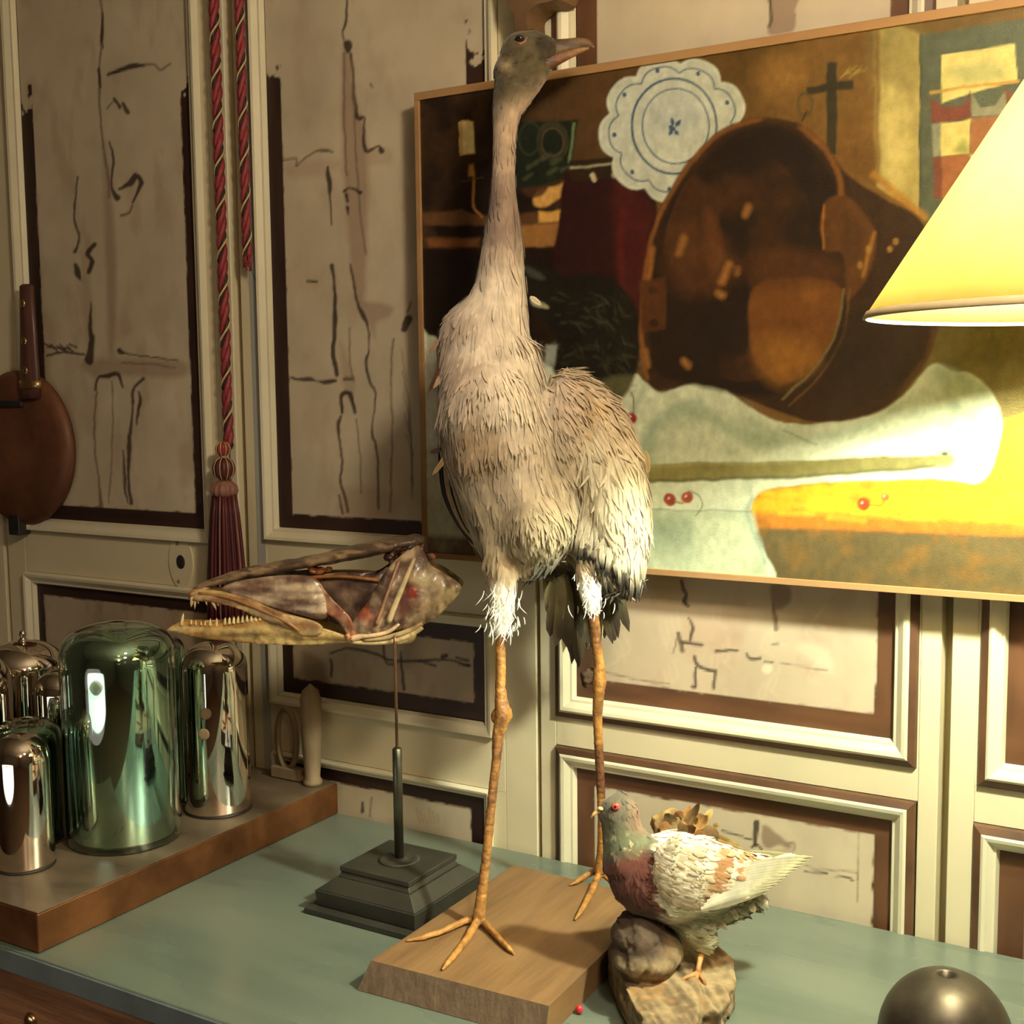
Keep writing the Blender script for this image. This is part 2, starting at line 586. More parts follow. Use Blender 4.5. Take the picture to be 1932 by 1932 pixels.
M['shade'] = mat_shade()
# ------------------------------------------------------------------ room shell
def shell(name, x0, x1, y0, y1, z0, z1, mat):
    return tag(MB().box(x0, x1, y0, y1, z0, z1).build(name, mat, smooth=False), kind='structure')


RX0, RX1, RY0, RY1, RZ1 = -3.3, 2.6, -3.0, 1.65, 3.1
shell('wall_back', RX0 - .1, RX1 + .1, RY1, RY1 + .1, 0, RZ1, M['cream'])
shell('wall_left', RX0 - .1, RX0, RY0, RY1, 0, RZ1, M['roomwall'])
shell('wall_right', RX1, RX1 + .1, RY0, RY1, 0, RZ1, M['roomwall'])
shell('wall_front', RX0 - .1, RX1 + .1, RY0 - .1, RY0, 0, RZ1, M['roomwall'])
shell('floor', RX0 - .1, RX1 + .1, RY0 - .1, RY1 + .1, -.1, 0, M['floor'])
shell('ceiling', RX0 - .1, RX1 + .1, RY0 - .1, RY1 + .1, RZ1, RZ1 + .1, M['ceil'])

# ------------------------------------------------------------------ panelled doors
PANEL = np.array([0.575, 0.490, 0.350])
PINK = np.array([0.36, 0.25, 0.175])
DARK = np.array([0.035, 0.017, 0.012])
BROWN = np.array([0.105, 0.045, 0.020])


def ring(mb, R, prof):
    """picture-frame strip round rectangle R = (x0, x1, z0, z1); prof = [(inset, y), ...]"""
    x0, x1, z0, z1 = R
    v = []
    for i, y in prof:
        v += [(x0 + i, y, z0 + i), (x1 - i, y, z0 + i), (x1 - i, y, z1 - i), (x0 + i, y, z1 - i)]
    f = []
    for k in range(len(prof) - 1):
        for q in range(4):
            a, b = k * 4 + q, k * 4 + (q + 1) % 4
            f.append((a, b, b + 4, a + 4))
    mb.add(v, f)


def panel(door, R, strip, view, cracks, dark_top=None, cell=0.0028, jag=0.0):
    """R: field inside the moulding; strip: (left, right, bottom, top) widths of the painted margin"""
    x0, x1, z0, z1 = R
    me, V = grid_mesh('panel', x0, x1, z0, z1, YW + .005, cell)
    px, py = proj(V)
    p = Paint(px, py)
    n1 = fbm(V[:, [0, 2]] * np.array([9, 6]), 5, 3)
    n2 = fbm(V[:, [0, 2]] * np.array([30, 16]), 4, 9)
    p.c[:] = PANEL * (0.82 + 0.36 * n1)[:, None]
    k = np.clip((n2 - .52) * 4, 0, 1)[:, None] * view
    p.c = p.c * (1 - k) + PINK * 1.15 * k
    w1 = (fbm(V[:, [0, 2]] * 60, 3, 5) - .5)
    p.wx, p.wy = w1 * 5, (fbm(V[:, [0, 2]] * 60, 3, 6) - .5) * 5
    cracks(p)
    l, r, b, t = strip
    wob = w1 * 0.004
    col = BROWN if dark_top is None else np.array([0.040, 0.018, 0.013])
    gr = 0.55 + 0.9 * fbm(V[:, [0, 2]] * np.array([60, 10]), 4, 12)
    gr2 = 0.55 + 0.9 * fbm(V[:, [0, 2]] * np.array([10, 60]), 4, 13)
    for side, wd in enumerate((l, r, b, t)):
        if wd <= 0: continue
        d = [V[:, 0] - x0, x1 - V[:, 0], V[:, 2] - z0, z1 - V[:, 2]][side]
        m = np.clip((wd - d + wob) / 0.0016 + .5, 0, 1)
        if side < 2 and dark_top is not None and dark_top[side] is not None:
            m = m * np.clip((dark_top[side] + (w1 + .5 * n2 - .25) * jag - V[:, 2]) / 0.006, 0, 1)
        c = col * (gr if side < 2 else gr2)[:, None]
        p.c = p.c * (1 - m[:, None]) + c * m[:, None]
    set_cols(me, np.clip(p.c, 0.004, 0.9))
    me.polygons.foreach_set('use_smooth', [True] * len(me.polygons))
    return link('panel', me, door, M['panel'])


def moulding(door, R, wdark, wwhite):
    """R is the outer edge on the door face"""
    if wdark:
        b = MB(); ring(b, R, [(0, YW - .0005), (.002, YW - .006), (wdark, YW - .010)])
        b.build('moulding_edge', M['strip'], door, smooth=False)
    a, w = wdark, wwhite
    b = MB(); ring(b, R, [(a, YW - (.010 if wdark else 0.0)), (a + .15 * w, YW - .012), (a + .35 * w, YW - .011), (a + .7 * w, YW - .004), (a + w * .85, YW - .0035), (a + w, YW + .006)])
    b.build('moulding', M['white'], door, smooth=False)


def leaf(n, x0, x1, panels, ztop=3.05, gap=.0035):
    """panels: rectangles of the moulding outlines from top to bottom"""
    d = empty('door_%d' % n, ((x0 + x1) / 2, YW, 0))
    tag(d, kind='structure')
    px0, px1 = min(p[0] for p in panels), max(p[1] for p in panels)
    MB().box(x0 + gap, px0, YW, YW + .035, .02, ztop).build('stile', M['cream'], d, smooth=False, bevel=.0015)
    MB().box(px1, x1 - gap, YW, YW + .035, .02, ztop).build('stile', M['cream'], d, smooth=False, bevel=.0015)
    for R in panels:
        if R[0] - px0 > .002: MB().box(px0, R[0], YW, YW + .035, R[2], R[3]).build('stile', M['cream'], d, smooth=False)
        if px1 - R[1] > .002: MB().box(R[1], px1, YW, YW + .035, R[2], R[3]).build('stile', M['cream'], d, smooth=False)
    zs = [ztop] + [z for p in panels for z in (p[3], p[2])] + [.02]
    for i in range(0, len(zs), 2):
        if zs[i] - zs[i + 1] > .004:
            MB().box(px0, px1, YW, YW + .035, zs[i + 1], zs[i]).build('rail', M['cream'], d, smooth=False, bevel=.0012)
    return d


def ins(R, i): return (R[0] + i, R[1] - i, R[2] + i, R[3] - i)


def br(p, pts, w=3, c=DARK, a=.9, soft=1.6): p.line([(q[0], q[1], q[2] * 1.25) if len(q) > 2 else q for q in pts], w * 1.4, c, soft, a)


def cracks_L(p):
    p.poly([(192, 240), (202, 300), (214, 400), (220, 520), (216, 660), (205, 660), (200, 520), (196, 380)], PINK, 5, .75)
    p.poly([(165, 680), (338, 680), (340, 712), (250, 708), (180, 712)], PINK, 6, .7)
    p.poly([(150, 540), (168, 520), (176, 600), (166, 660)], PINK, 6, .5)
    br(p, [(190, 0), (193, 50), (188, 120), (188, 200), (193, 260), (203, 330), (206, 372)], 3, PINK * .6)
    br(p, [(194, 25, 2), (192, 60, 5), (194, 90, 2)]); br(p, [(187, 130, 4), (189, 165, 3)])
    br(p, [(204, 142, 4), (228, 132, 7), (250, 125, 9), (272, 124, 4)]); br(p, [(270, 122), (292, 122), (302, 132), (322, 121)], 3, PINK * .6)
    br(p, [(216, 188, 5), (226, 202, 6)]); br(p, [(233, 196, 5), (241, 212, 5)]); br(p, [(202, 205, 3), (212, 194, 2)], 2, PINK * .5)
    br(p, [(207, 268, 3), (213, 300, 4), (211, 350, 4), (222, 374, 9)])
    br(p, [(225, 356, 4), (245, 347, 8), (256, 332, 9), (266, 344, 8), (258, 364, 5), (250, 382, 3)]); br(p, [(250, 388), (242, 402), (228, 406)], 4, PINK * .5)
    br(p, [(147, 335), (143, 370), (141, 420), (151, 450), (141, 475, 5)], 2.5)
    br(p, [(178, 462, 7), (166, 478, 7), (174, 492, 7), (168, 512, 7)]); br(p, [(142, 500, 6), (147, 516, 9), (151, 528, 2)])
    br(p, [(172, 570, 2), (170, 610, 6), (173, 655, 9), (168, 680, 13)])
    for k in range(9): br(p, [(84 + 6 * k, 648 + (k * 7) % 11), (96 + 6 * k, 654 + (k * 5) % 13)], 2.5)
    br(p, [(88, 672), (120, 664), (160, 670)], 3)
    br(p, [(226, 662, 9), (238, 667, 3), (270, 672, 2), (336, 680, 2)]); br(p, [(230, 684), (290, 688), (330, 694)], 2, PINK * .6)
    br(p, [(180, 735, 3), (186, 712, 4), (202, 709, 7), (222, 705, 6), (233, 730, 3)])
    br(p, [(182, 740), (178, 830), (186, 900), (190, 955, 6)], 2.5, PINK * .55); br(p, [(212, 720), (212, 850), (205, 950)], 2, PINK * .7)
    br(p, [(270, 714, 5), (252, 736, 4), (250, 775, 4), (244, 835, 6), (242, 900, 5), (248, 948, 6)], 4, DARK * 1.6); br(p, [(262, 740), (264, 760, 5), (258, 800, 2)], 2)
    br(p, [(232, 850, 2), (236, 920, 4), (240, 948, 2)], 2)


def cracks_M(p):
    p.poly([(648, 95), (660, 95), (668, 170), (690, 262), (694, 400), (690, 520), (684, 590), (668, 560), (660, 480), (650, 380), (645, 250)], PINK * 1.05, 6, .8)
    p.poly([(685, 570), (738, 578), (735, 596), (712, 610), (706, 640), (692, 600)], PINK, 5, .7)
    p.poly([(640, 640), (665, 700), (668, 740), (650, 740)], PINK, 5, .5)
    p.poly([(655, 920), (740, 930), (745, 975), (640, 970)], PINK * 1.2, 9, .55)
    p.poly([(540, 310), (640, 300), (620, 330), (545, 335)], PINK * 1.2, 8, .5); p.poly([(690, 285), (735, 280), (735, 310), (690, 310)], PINK * 1.2, 6, .45)
    br(p, [(655, -5, 3), (653, 40, 4), (647, 60, 3), (650, 80, 3), (656, 84, 13), (657, 96, 6)])
    br(p, [(662, 100), (667, 160), (668, 182, 5), (674, 222, 7), (688, 222, 3), (686, 242, 3), (690, 284, 6), (712, 276, 3), (719, 284, 10)], 3)
    br(p, [(650, 100), (650, 250), (655, 330)], 3, PINK * .6); br(p, [(666, 120), (672, 300), (680, 400), (690, 480)], 2.5, PINK * .6)
    br(p, [(535, 303), (558, 300), (560, 312), (590, 288), (613, 284, 6), (628, 288)], 2.5, PINK * .45)
    br(p, [(618, 315, 4), (621, 345, 8), (622, 372, 3), (625, 425, 2)])
    br(p, [(649, 362, 5), (660, 355, 3), (680, 363, 6)]); br(p, [(653, 368, 6), (655, 380, 4)]); br(p, [(655, 392, 6), (657, 404, 2)])
    br(p, [(627, 500, 6), (630, 530, 4), (632, 600, 7), (629, 660, 6), (635, 706, 8)])
    br(p, [(580, 530, 4), (597, 530, 4)]); br(p, [(552, 712, 4), (566, 717, 4), (582, 716, 7), (598, 720, 2), (614, 721, 6), (633, 718, 5)])
    br(p, [(662, 500, 3), (672, 566, 4), (686, 594, 8), (695, 622, 3), (696, 662, 3), (690, 680, 5), (697, 720, 4), (709, 742, 3), (704, 790, 2), (703, 825, 4), (711, 850, 3), (714, 960, 3)], 3, DARK * 1.5)
    br(p, [(645, 778, 4), (645, 746, 6), (660, 743, 8), (669, 778, 4)]); br(p, [(650, 715, 6), (664, 714, 6)], 4, PINK * .45)
    br(p, [(643, 784), (637, 805, 5), (643, 840), (645, 880), (642, 905), (652, 940, 4), (656, 965)], 3, DARK * 2); br(p, [(672, 790), (678, 840), (682, 930)], 2, PINK * .6)
    br(p, [(742, 640), (738, 700), (740, 820), (736, 965, 3)], 2.2, PINK * .5); br(p, [(660, 620), (660, 690), (668, 720)], 2, PINK * .55); br(p, [(640, 935), (646, 970)], 3, DARK * 2)
    br(p, [(770, 602, 12), (762, 622, 9)]); br(p, [(768, 590), (776, 570)], 3, PINK * .5)
    br(p, [(700, 160, 4), (703, 165, 3)], 3, PINK * .5)
    for k in range(5): br(p, [(757 + 2 * k, 660 + 40 * k), (772 + k, 760 + 25 * k), (778, 900 + 10 * k)], 2, PINK * .5, .6)


def cracks_Mm(p):
    p._mix(np.arange(len(p.x)), np.full(len(p.x), .45), PINK * .95)
    br(p, [(625, 1232, 3), (655, 1222, 3), (700, 1232, 4), (745, 1246, 4), (800, 1246, 5), (845, 1244, 3), (886, 1256, 5)])
    br(p, [(835, 1238, 7), (842, 1236, 6)]); br(p, [(800, 1250), (820, 1256, 4)]); br(p, [(860, 1240, 3), (884, 1246, 4)]); br(p, [(868, 1252), (884, 1254, 4)])
    br(p, [(757, 1230, 3), (758, 1262, 4), (763, 1300, 5)]); br(p, [(624, 1245, 4), (626, 1275, 4)]); br(p, [(722, 1215), (730, 1250), (748, 1252)], 3)
    p.poly([(570, 1230), (608, 1250), (615, 1290), (580, 1285)], PINK * .6, 6, .6)


def cracks_Ml(p):
    br(p, [(684, 1514, 4), (684, 1530, 6)]); br(p, [(700, 1505), (698, 1540)], 2, PINK * .7)
    for k in range(6): br(p, [(785 + 8 * k, 1525 + (k % 3) * 6), (792 + 7 * k, 1552)], 3, PINK * 1.1, .6)


def cracks_R(p):
    p._mix(np.arange(len(p.x)), np.full(len(p.x), .28), PINK * 1.25)
    for k in range(34):
        x, y = 1150 + (k * 97) % 480, 1130 + (k * 53) % 180
        p.line([(x, y, 3), (x + 14 - (k % 5) * 8, y + 22 + k % 17, 4), (x + 20 - (k % 7) * 7, y + 44, 2)], 4, PANEL * 1.18, 4, .35)
    p.poly([(1520, 1210), (1560, 1230), (1570, 1265), (1530, 1250), (1505, 1225)], PANEL * 1.2, 8, .6)
    p.poly([(1290, 1170), (1380, 1180), (1400, 1215), (1330, 1225), (1300, 1250)], PINK * 1.2, 9, .45)
    p.poly([(1454, 1105), (1490, 1108), (1488, 1140), (1462, 1148)], PINK * .75, 3, .85)
    br(p, [(1286, 1095, 4), (1289, 1112, 5), (1296, 1122, 4), (1292, 1136, 7), (1299, 1144, 3)]); br(p, [(1299, 1165, 2), (1307, 1184, 5), (1303, 1208, 4)])
    br(p, [(1281, 1196, 7), (1288, 1228, 7)], 6, PINK * .3); br(p, [(1280, 1200), (1270, 1234, 2)], 3, PINK * .5); br(p, [(1288, 1212, 5), (1324, 1216, 5)])
    br(p, [(1310, 1240, 5), (1318, 1258, 6), (1350, 1265, 5)]); br(p, [(1312, 1262, 4), (1312, 1294, 4), (1306, 1296, 5)]); br(p, [(1350, 1270, 4), (1347, 1298, 5)])
    br(p, [(1352, 1227, 5), (1392, 1228, 3)]); br(p, [(1408, 1234, 3), (1418, 1243, 4), (1435, 1242, 4)]); br(p, [(1442, 1248, 2), (1458, 1250, 2)]); br(p, [(1458, 1140, 5), (1465, 1186, 7)], 5, PINK * .5)
    br(p, [(1458, 1214, 2), (1468, 1213, 3)]); p.ell(1447, 1262, 10, 9, PANEL * 1.25, soft=2)
    br(p, [(1140, 1268), (1220, 1286), (1262, 1290)], 1.6, PINK * .5); br(p, [(1470, 1250), (1560, 1265)], 1.5, PINK * .6)


def cracks_Rl(p):
    br(p, [(1427, 1552, 9), (1426, 1578, 8), (1424, 1596, 5)]); br(p, [(1418, 1599), (1428, 1594), (1436, 1601)], 4)
    p.poly([(1437, 1560), (1452, 1562), (1470, 1576), (1480, 1584), (1494, 1594), (1488, 1602), (1470, 1594), (1452, 1600), (1440, 1592)], PINK * .75, 3, .9)
    br(p, [(1484, 1592), (1498, 1590), (1498, 1604)], 3, PINK * .7); br(p, [(1432, 1608), (1495, 1606)], 5, PINK * 1.1, .5)
    br(p, [(1518, 1645, 2), (1560, 1648, 3)]); br(p, [(1576, 1654, 2), (1600, 1656, 3), (1608, 1661, 4)]); br(p, [(1520, 1632), (1540, 1640), (1612, 1646), (1618, 1660)], 2, PINK * .8)
    br(p, [(1621, 1566), (1617, 1700)], 1.3, PINK * .7); br(p, [(1361, 1568), (1400, 1578)], 2.5); br(p, [(1405, 1582), (1418, 1584)], 2.5)


def cracks_Ru(p):
    p.poly([(1450, -20), (1508, -20), (1500, 20), (1502, 30), (1494, 60), (1448, 64), (1456, 25)], PINK * .85, 2, .9)
    br(p, [(1451, -5), (1456, 30), (1449, 50)], 4); br(p, [(1822, 2, 3), (1828, 8, 3)])
    p.poly([(1380, 0), (1440, 0), (1440, 60), (1370, 60)], PANEL * 1.1, 8, .5)


def nothing(p): pass


# door 1: far left, door 2: behind the fish skull, door 3: behind the painting, door 4: right edge, door 5: sliver beyond door 1
d1 = leaf(1, -2.167, -1.523, [(-2.092, -1.588, 1.225, 2.9), (-2.11, -1.572, .62, 1.143)])
moulding(d1, (-2.092, -1.588, 1.225, 2.9), 0, .027); panel(d1, (-2.062, -1.606, 1.250, 2.88), (.032, .034, .030, 0), .5, cracks_L, (2.055, 2.03), jag=.10)
moulding(d1, (-2.11, -1.572, .62, 1.143), 0, .025); panel(d1, (-2.086, -1.597, .65, 1.119), (.020, .020, .02, .022), 1.0, lambda p: p._mix(np.arange(len(p.x)), np.full(len(p.x), .4), PINK * .8), (None, None))
d2 = leaf(2, -1.513, -.926, [(-1.466, -.986, 1.240, 2.9), (-1.464, -1.003, .953, 1.146), (-1.464, -1.010, .40, .868)])
moulding(d2, (-1.466, -.986, 1.240, 2.9), 0, .024); panel(d2, (-1.440, -1.007, 1.262, 2.88), (.030, .038, .026, 0), .35, cracks_M, (2.02, 2.02), jag=.10)
moulding(d2, (-1.464, -1.003, .953, 1.146), 0, .021); panel(d2, (-1.440, -1.020, .976, 1.126), (.022, .026, .026, .026), 1.0, cracks_Mm, (None, None))
moulding(d2, (-1.464, -1.010, .40, .868), 0, .017); panel(d2, (-1.446, -1.022, .42, .851), (.030, .033, .03, .022), .4, cracks_Ml, (None, None))
d3 = leaf(3, -.926, -.330, [(-.892, -.359, 1.42, 2.9), (-.895, -.361, 1.003, 1.35), (-.895, -.360, .36, .958)])
moulding(d3, (-.892, -.359, 1.42, 2.9), .011, .023); panel(d3, (-.856, -.391, 1.45, 2.87), (.032, .024, .03, 0), .2, cracks_Ru)
moulding(d3, (-.895, -.361, 1.003, 1.35), .010, .023); panel(d3, (-.862, -.389, 1.036, 1.32), (.031, .028, .030, .03), .5, cracks_R)
moulding(d3, (-.895, -.360, .36, .958), .010, .023); panel(d3, (-.862, -.388, .40, .926), (.030, .028, .03, .025), .15, cracks_Rl)
d4 = leaf(4, -.324, .30, [(-.286, .262, 1.42, 2.9), (-.286, .262, .992, 1.35), (-.289, .262, .36, .943)])
for R in ((-.286, .262, 1.42, 2.9), (-.286, .262, .992, 1.35), (-.289, .262, .36, .943)):
    moulding(d4, R, .011, .021)
    panel(d4, ins(R, .032), (.034, .034, .034, .034), .3, nothing, cell=.006)
d5 = leaf(5, -2.80, -2.173, [(-2.74, -2.24, 1.225, 2.9), (-2.74, -2.24, .5, 1.14)])
for R in ((-2.74, -2.24, 1.225, 2.9), (-2.74, -2.24, .5, 1.14)):
    moulding(d5, R, 0, .026)
    panel(d5, ins(R, .028), (.03, .03, .03, .03), .3, nothing, cell=.008)
# blue-grey painted strip down the stile of door 2 and the raised strip at the edge of door 1
MB().box(-1.487, -1.4685, YW - .0012, YW, .3, 3.0).build('painted_strip', M['bluecream'], d2, smooth=False)
MB().box(-1.541, -1.5245, YW - .006, YW + .002, .3, 3.0).build('edge_strip', M['white'], d1, smooth=False, bevel=.002)
# keyhole plate on the rail of door 1
k = on_y(343, 1060)
pl = MB(); t = np.arange(24) * 2 * math.pi / 24
ov = np.c_[k[0] + .030 * np.cos(t), np.full(24, YW - .003), k[2] + .048 * np.sin(t)]
pl.add(np.r_[ov, ov + [0, .0035, 0]], [tuple(range(24))] + [(i, i + 24, (i + 1) % 24 + 24, (i + 1) % 24) for i in range(24)])
es = pl.build('keyhole_plate', M['cream'], d1, smooth=False)
kh = MB().ball((k[0], YW - .003, k[2]), [(.011, 0, 0), (0, .002, 0), (0, 0, .013)]); kh.build('keyhole', M['blackiron'], es)
for q in (.034, -.036): MB().ball((k[0] - .006, YW - .0035, k[2] + q), [(.004, 0, 0), (0, .002, 0), (0, 0, .004)], 8, 6).build('nail', M['peg'], es)

# ------------------------------------------------------------------ table with zinc top
tb = tag(empty('table', (-.6, 1.3, 0)), 'long table with a worn grey-green zinc top and brown wooden apron against the panelled doors', 'table')
TX0, TX1, TY0, TY1 = -2.45, .75, .988, 1.606
MB().box(TX0, TX1, TY0, TY1, TZ - .03, TZ).build('table_top', M['zinc'], tb, smooth=False, bevel=.003)
MB().box(TX0 - .001, TX1 + .001, TY0 - .0025, TY0 + .0005, TZ - .031, TZ - .0025).build('top_edge', M['zincedge'], tb, smooth=False, bevel=.0012)
for i, (x0, x1) in enumerate(((TX0 + .03, -1.45), (-1.446, -.75), (-.746, -.05), (-.046, TX1 - .03))):
    MB().box(x0, x1, TY0 + .008, TY0 + .03, TZ - .17, TZ - .031).build('apron_board', M['apron'], tb, smooth=False, bevel=.003)
MB().box(TX0 + .03, TX1 - .03, TY1 - .03, TY1 - .01, TZ - .17, TZ - .031).build('apron_board', M['apron'], tb, smooth=False, bevel=.003)
for x in (TX0 + .06, TX1 - .06):
    for y in (TY0 + .05, TY1 - .06):
        b = MB().box(x - .035, x + .035, y - .035, y + .035, 0, TZ - .0305)
        b.build('leg', M['apron'], tb, smooth=False, bevel=.006)
k = on_y(60, 1925, TY0 + .008)
MB().lathe([(.001, -.004), (.010, -.003), (.012, 0), (.008, .004), (.001, .005)], (0, 0, 0), 14).build('latch_plate', M['brass'], tb).matrix_world = Matrix.Translation(Vector((k[0], TY0 + .006, k[2]))) @ Matrix.Rotation(math.pi / 2, 4, 'X')

# ------------------------------------------------------------------ copper-sheathed slab under the domes
TR = TZ + .0545
tr = tag(empty('copper_slab', (-1.8, 1.3, TZ)), 'thick slab clad in worn brown copper sheet carrying the glass domes', 'slab')
MB().box(-2.30, -1.316, .996, 1.604, TZ + .0005, TR - .0012).build('slab_side', M['copper'], tr, smooth=False, bevel=.0025)
MB().box(-2.2985, -1.3175, .9975, 1.6025, TR - .0013, TR).build('slab_top', M['coppertop'], tr, smooth=False, bevel=.0006)


# ------------------------------------------------------------------ mirrored glass domes
def dome_place(cx, base_y, hw):
    p = on_z(cx, base_y, TR)
    for _ in range(6):
        dep = (p - CAM) @ FW
        r = hw * dep / FPX
        d = ray(cx, base_y); d = np.array([d[0], d[1], 0]); d /= np.linalg.norm(d)
        p = on_z(cx, base_y, TR) + d * r
    return p, r


def dome_top(p, cx, top_y):
    d = ray(cx, top_y)
    t = ((p - CAM)[:2] @ d[:2]) / (d[:2] @ d[:2])
    return CAM[2] + d[2] * t


def dome_profile(r, h, sh, e=2.3, n=14):
    """cylinder with a rounded shoulder sh high"""
    pr = [(r * .985, 0), (r, .004), (r, h - sh)]
    for k in range(1, n):
        t = k / n * math.pi / 2
        pr.append((r * max(math.cos(t), 0) ** (2 / e), h - sh + sh * math.sin(t) ** (2 / e)))
    pr.append((0.0005, h))
    return pr


def silver_dome(cx, by, hw, ty, label, tip=False, band=False, sh=.75, e=2.1):
    p, r = dome_place(cx, by, hw)
    h = dome_top(p, cx, ty) - TR - .004
    o = tag(empty('silver_dome', (p[0], p[1], TR)), label, 'glass dome', 'mirrored glass domes on the copper slab')
    pr = dome_profile(r, h - .003, r * sh, e)
    MB().lathe(pr, (p[0], p[1], TR + .003), 56).build('silvered_body', M['silver'], o)
    MB().lathe([(r * .93, 0), (r * 1.0, .0005), (r * 1.0, .0028), (r * .93, .0032)], (p[0], p[1], TR), 56).build('base_ring', M['blackiron'], o)
    if tip:
        MB().lathe([(.012, 0), (.007, .003), (.004, .008), (.006, .012), (.005, .017), (.0005, .021)], (p[0], p[1], TR + h - .002), 18).build('glass_tip', M['silver'], o)
    if band:
        for zz, rr in ((.62, 9), (.50, 10)):
            c = np.array(p); d = (CAM - c) * np.array([1, 1, 0]); d /= np.linalg.norm(d)
            a = math.atan2(d[1], d[0]) + (-.28 if zz > .6 else -.36)
            n = np.array([math.cos(a), math.sin(a), 0]); s = np.array([-n[1], n[0], 0])
            q = np.array([p[0], p[1], TR + h * zz]) + n * (r - .0002)
            MB().ball(q, [s * .0095, UP * .0095, n * .0014], 16, 6).build('round_sticker', M['peg'], o)
    return o


def green_dome(cx, by, hw, ty, label):
    p, r = dome_place(cx, by, hw)
    h = dome_top(p, cx, ty) - TR - .002
    o = tag(empty('green_glass_dome', (p[0], p[1], TR)), label, 'glass dome', 'mirrored glass domes on the copper slab')
    out = dome_profile(r, h, r * .62, 2.5)
    w = .0045
    inn = [(a - w if i < len(out) - 1 else .0005, z - (0 if i < 2 else w * (i - 1) / (len(out) - 2))) for i, (a, z) in enumerate(out)]
    inn = [(max(a, .0005), z) for a, z in inn]
    prof = out[:] + []
    b = MB(); b.lathe(out + inn[::-1], (p[0], p[1], TR + .0004), 64, cap=False)
    n = 64; L = len(out) + len(inn)
    b.f += [((L - 1) * n + i, (L - 1) * n + (i + 1) % n, (i + 1) % n, i) for i in range(n)]
    b.build('glass_shell', M['greenglass'], o)
    li = dome_profile(r - w - .0035, h - w - .006, r * .60, 2.5)
    li = [(r * .70, .004), (r * .86, .0055), (r - w - .005, .010)] + li[2:]
    MB().lathe(li, (p[0], p[1], TR + .001), 56).build('silvered_liner', M['silvergreen'], o)
    return o


silver_dome(50, 1651, 54, 1376, 'small silver glass dome at the front of the slab, left of the big green dome', sh=.95)
green_dome(60, 1606, 64, 1353, 'short green glass dome standing behind the small silver dome')
green_dome(238, 1615, 104.5, 1171, 'big green glass dome at the front of the slab, under the fish snout')
green_dome(308, 1530, 50, 1196, 'slim green glass dome half hidden behind the big green dome')
silver_dome(413, 1546, 62, 1204, 'tall silver glass dome with round stickers, directly beneath the fish lower jaw', band=True, sh=.8)
silver_dome(58, 1498, 76, 1203, 'wide silver glass dome with a small tip, at the back of the slab', tip=True, sh=.72)
silver_dome(-42, 1572, 74, 1224, 'silver glass dome cut by the left edge, behind the small front dome', sh=.8)
silver_dome(126, 1548, 48, 1257, 'silver glass dome mostly hidden behind the left side of the big green dome', sh=.9)
# ------------------------------------------------------------------ table lamp
lx, ly, zr, R0, R1, SH = -.05, 1.225, 1.575, .215, .070, .225
for _ in range(8):
    a = np.linspace(0, 2 * math.pi, 120)
    px, py = proj(np.c_[lx + R0 * np.cos(a), ly + R0 * np.sin(a), np.full(120, zr)])
    lx += (1629 - px.min()) / FPX * 1.35 * 1.1
    zr -= (601 - py[px.argmin()]) / FPX * 1.35
lamp = tag(empty('table_lamp', (lx, ly, TZ)), 'table lamp with a glowing pale yellow cone shade in front of the painting', 'lamp')
MB().lathe([(.052, 0), (.055, .004), (.053, .012), (.030, .020), (.016, .032), (.012, .06), (.011, .3), (.011, zr - TZ - .05), (.018, zr - TZ - .04), (.018, zr - TZ - .005)], (lx, ly, TZ + .0005), 28).build('base', M['iron'], lamp)
MB().lathe([(.0165, 0), (.0165, .03), (.013, .045)], (lx, ly, zr - .004), 20).build('socket', M['brass'], lamp)
BZ = zr + .120
MB().ball((lx, ly, BZ), [(.030, 0, 0), (0, .030, 0), (0, 0, .036)], 20, 12).build('bulb', M['bulb'], lamp)
sh = MB()
sh.lathe([(R0, 0), (R1, SH), (R1 - .0012, SH), (R0 - .0012, 0)], (lx, ly, zr), 96, cap=False)
n = 96
sh.f += [(3 * n + i, 3 * n + (i + 1) % n, (i + 1) % n, i) for i in range(n)]
so = sh.build('lamp_shade', M['shade'], lamp)
MB().lathe([(R0 + .0003, -.001), (R0 + .0012, .0), (R0 - .002, .006), (R0 - .0035, .006), (R0 - .002, -.001)], (lx, ly, zr), 96, cap=False).build('rim_tape', M['tape'], so)
hp = MB()
for s in (-1, 1): hp.tube([(lx + s * .012, ly, zr), (lx + s * .04, ly, zr + .06), (lx + s * .042, ly, zr + .12), (lx + s * .015, ly, zr + .19), (lx, ly, zr + .205)], .0012, n=6)
for k in range(3):
    a = k * 2.094; hp.tube([(lx, ly, zr + .205), (lx + (R1 + .006) * math.cos(a), ly + (R1 + .006) * math.sin(a), zr + .205)], .001, n=6)
hp.build('harp', M['brass'], lamp)

# ------------------------------------------------------------------ room lights out of the frame
g = tag(empty('ceiling_lamp', (1.35, -.95, RZ1)), 'white globe lamp hanging from the ceiling in the room', 'lamp')
MB().ball((1.35, -.95, RZ1 - .32), [(.15, 0, 0), (0, .15, 0), (0, 0, .15)], 24, 14).build('globe', M['globe'], g)
MB().lathe([(.06, 0), (.05, .02), (.006, .03), (.006, .17)], (1.35, -.95, RZ1 - .172), 18).build('stem', M['brass'], g).location.z = 0
g = tag(empty('pendant_lamp', (.05, .60, RZ1)), 'small globe lamp hanging on a cord above the table', 'lamp')
MB().ball((.05, .60, 2.15), [(.09, 0, 0), (0, .09, 0), (0, 0, .09)], 24, 14).build('globe', M['pendant'], g)
MB().lathe([(.035, 0), (.03, .05), (.004, .06), (.004, RZ1 - 2.232)], (.05, .60, 2.232), 16).build('cord', M['blackiron'], g)
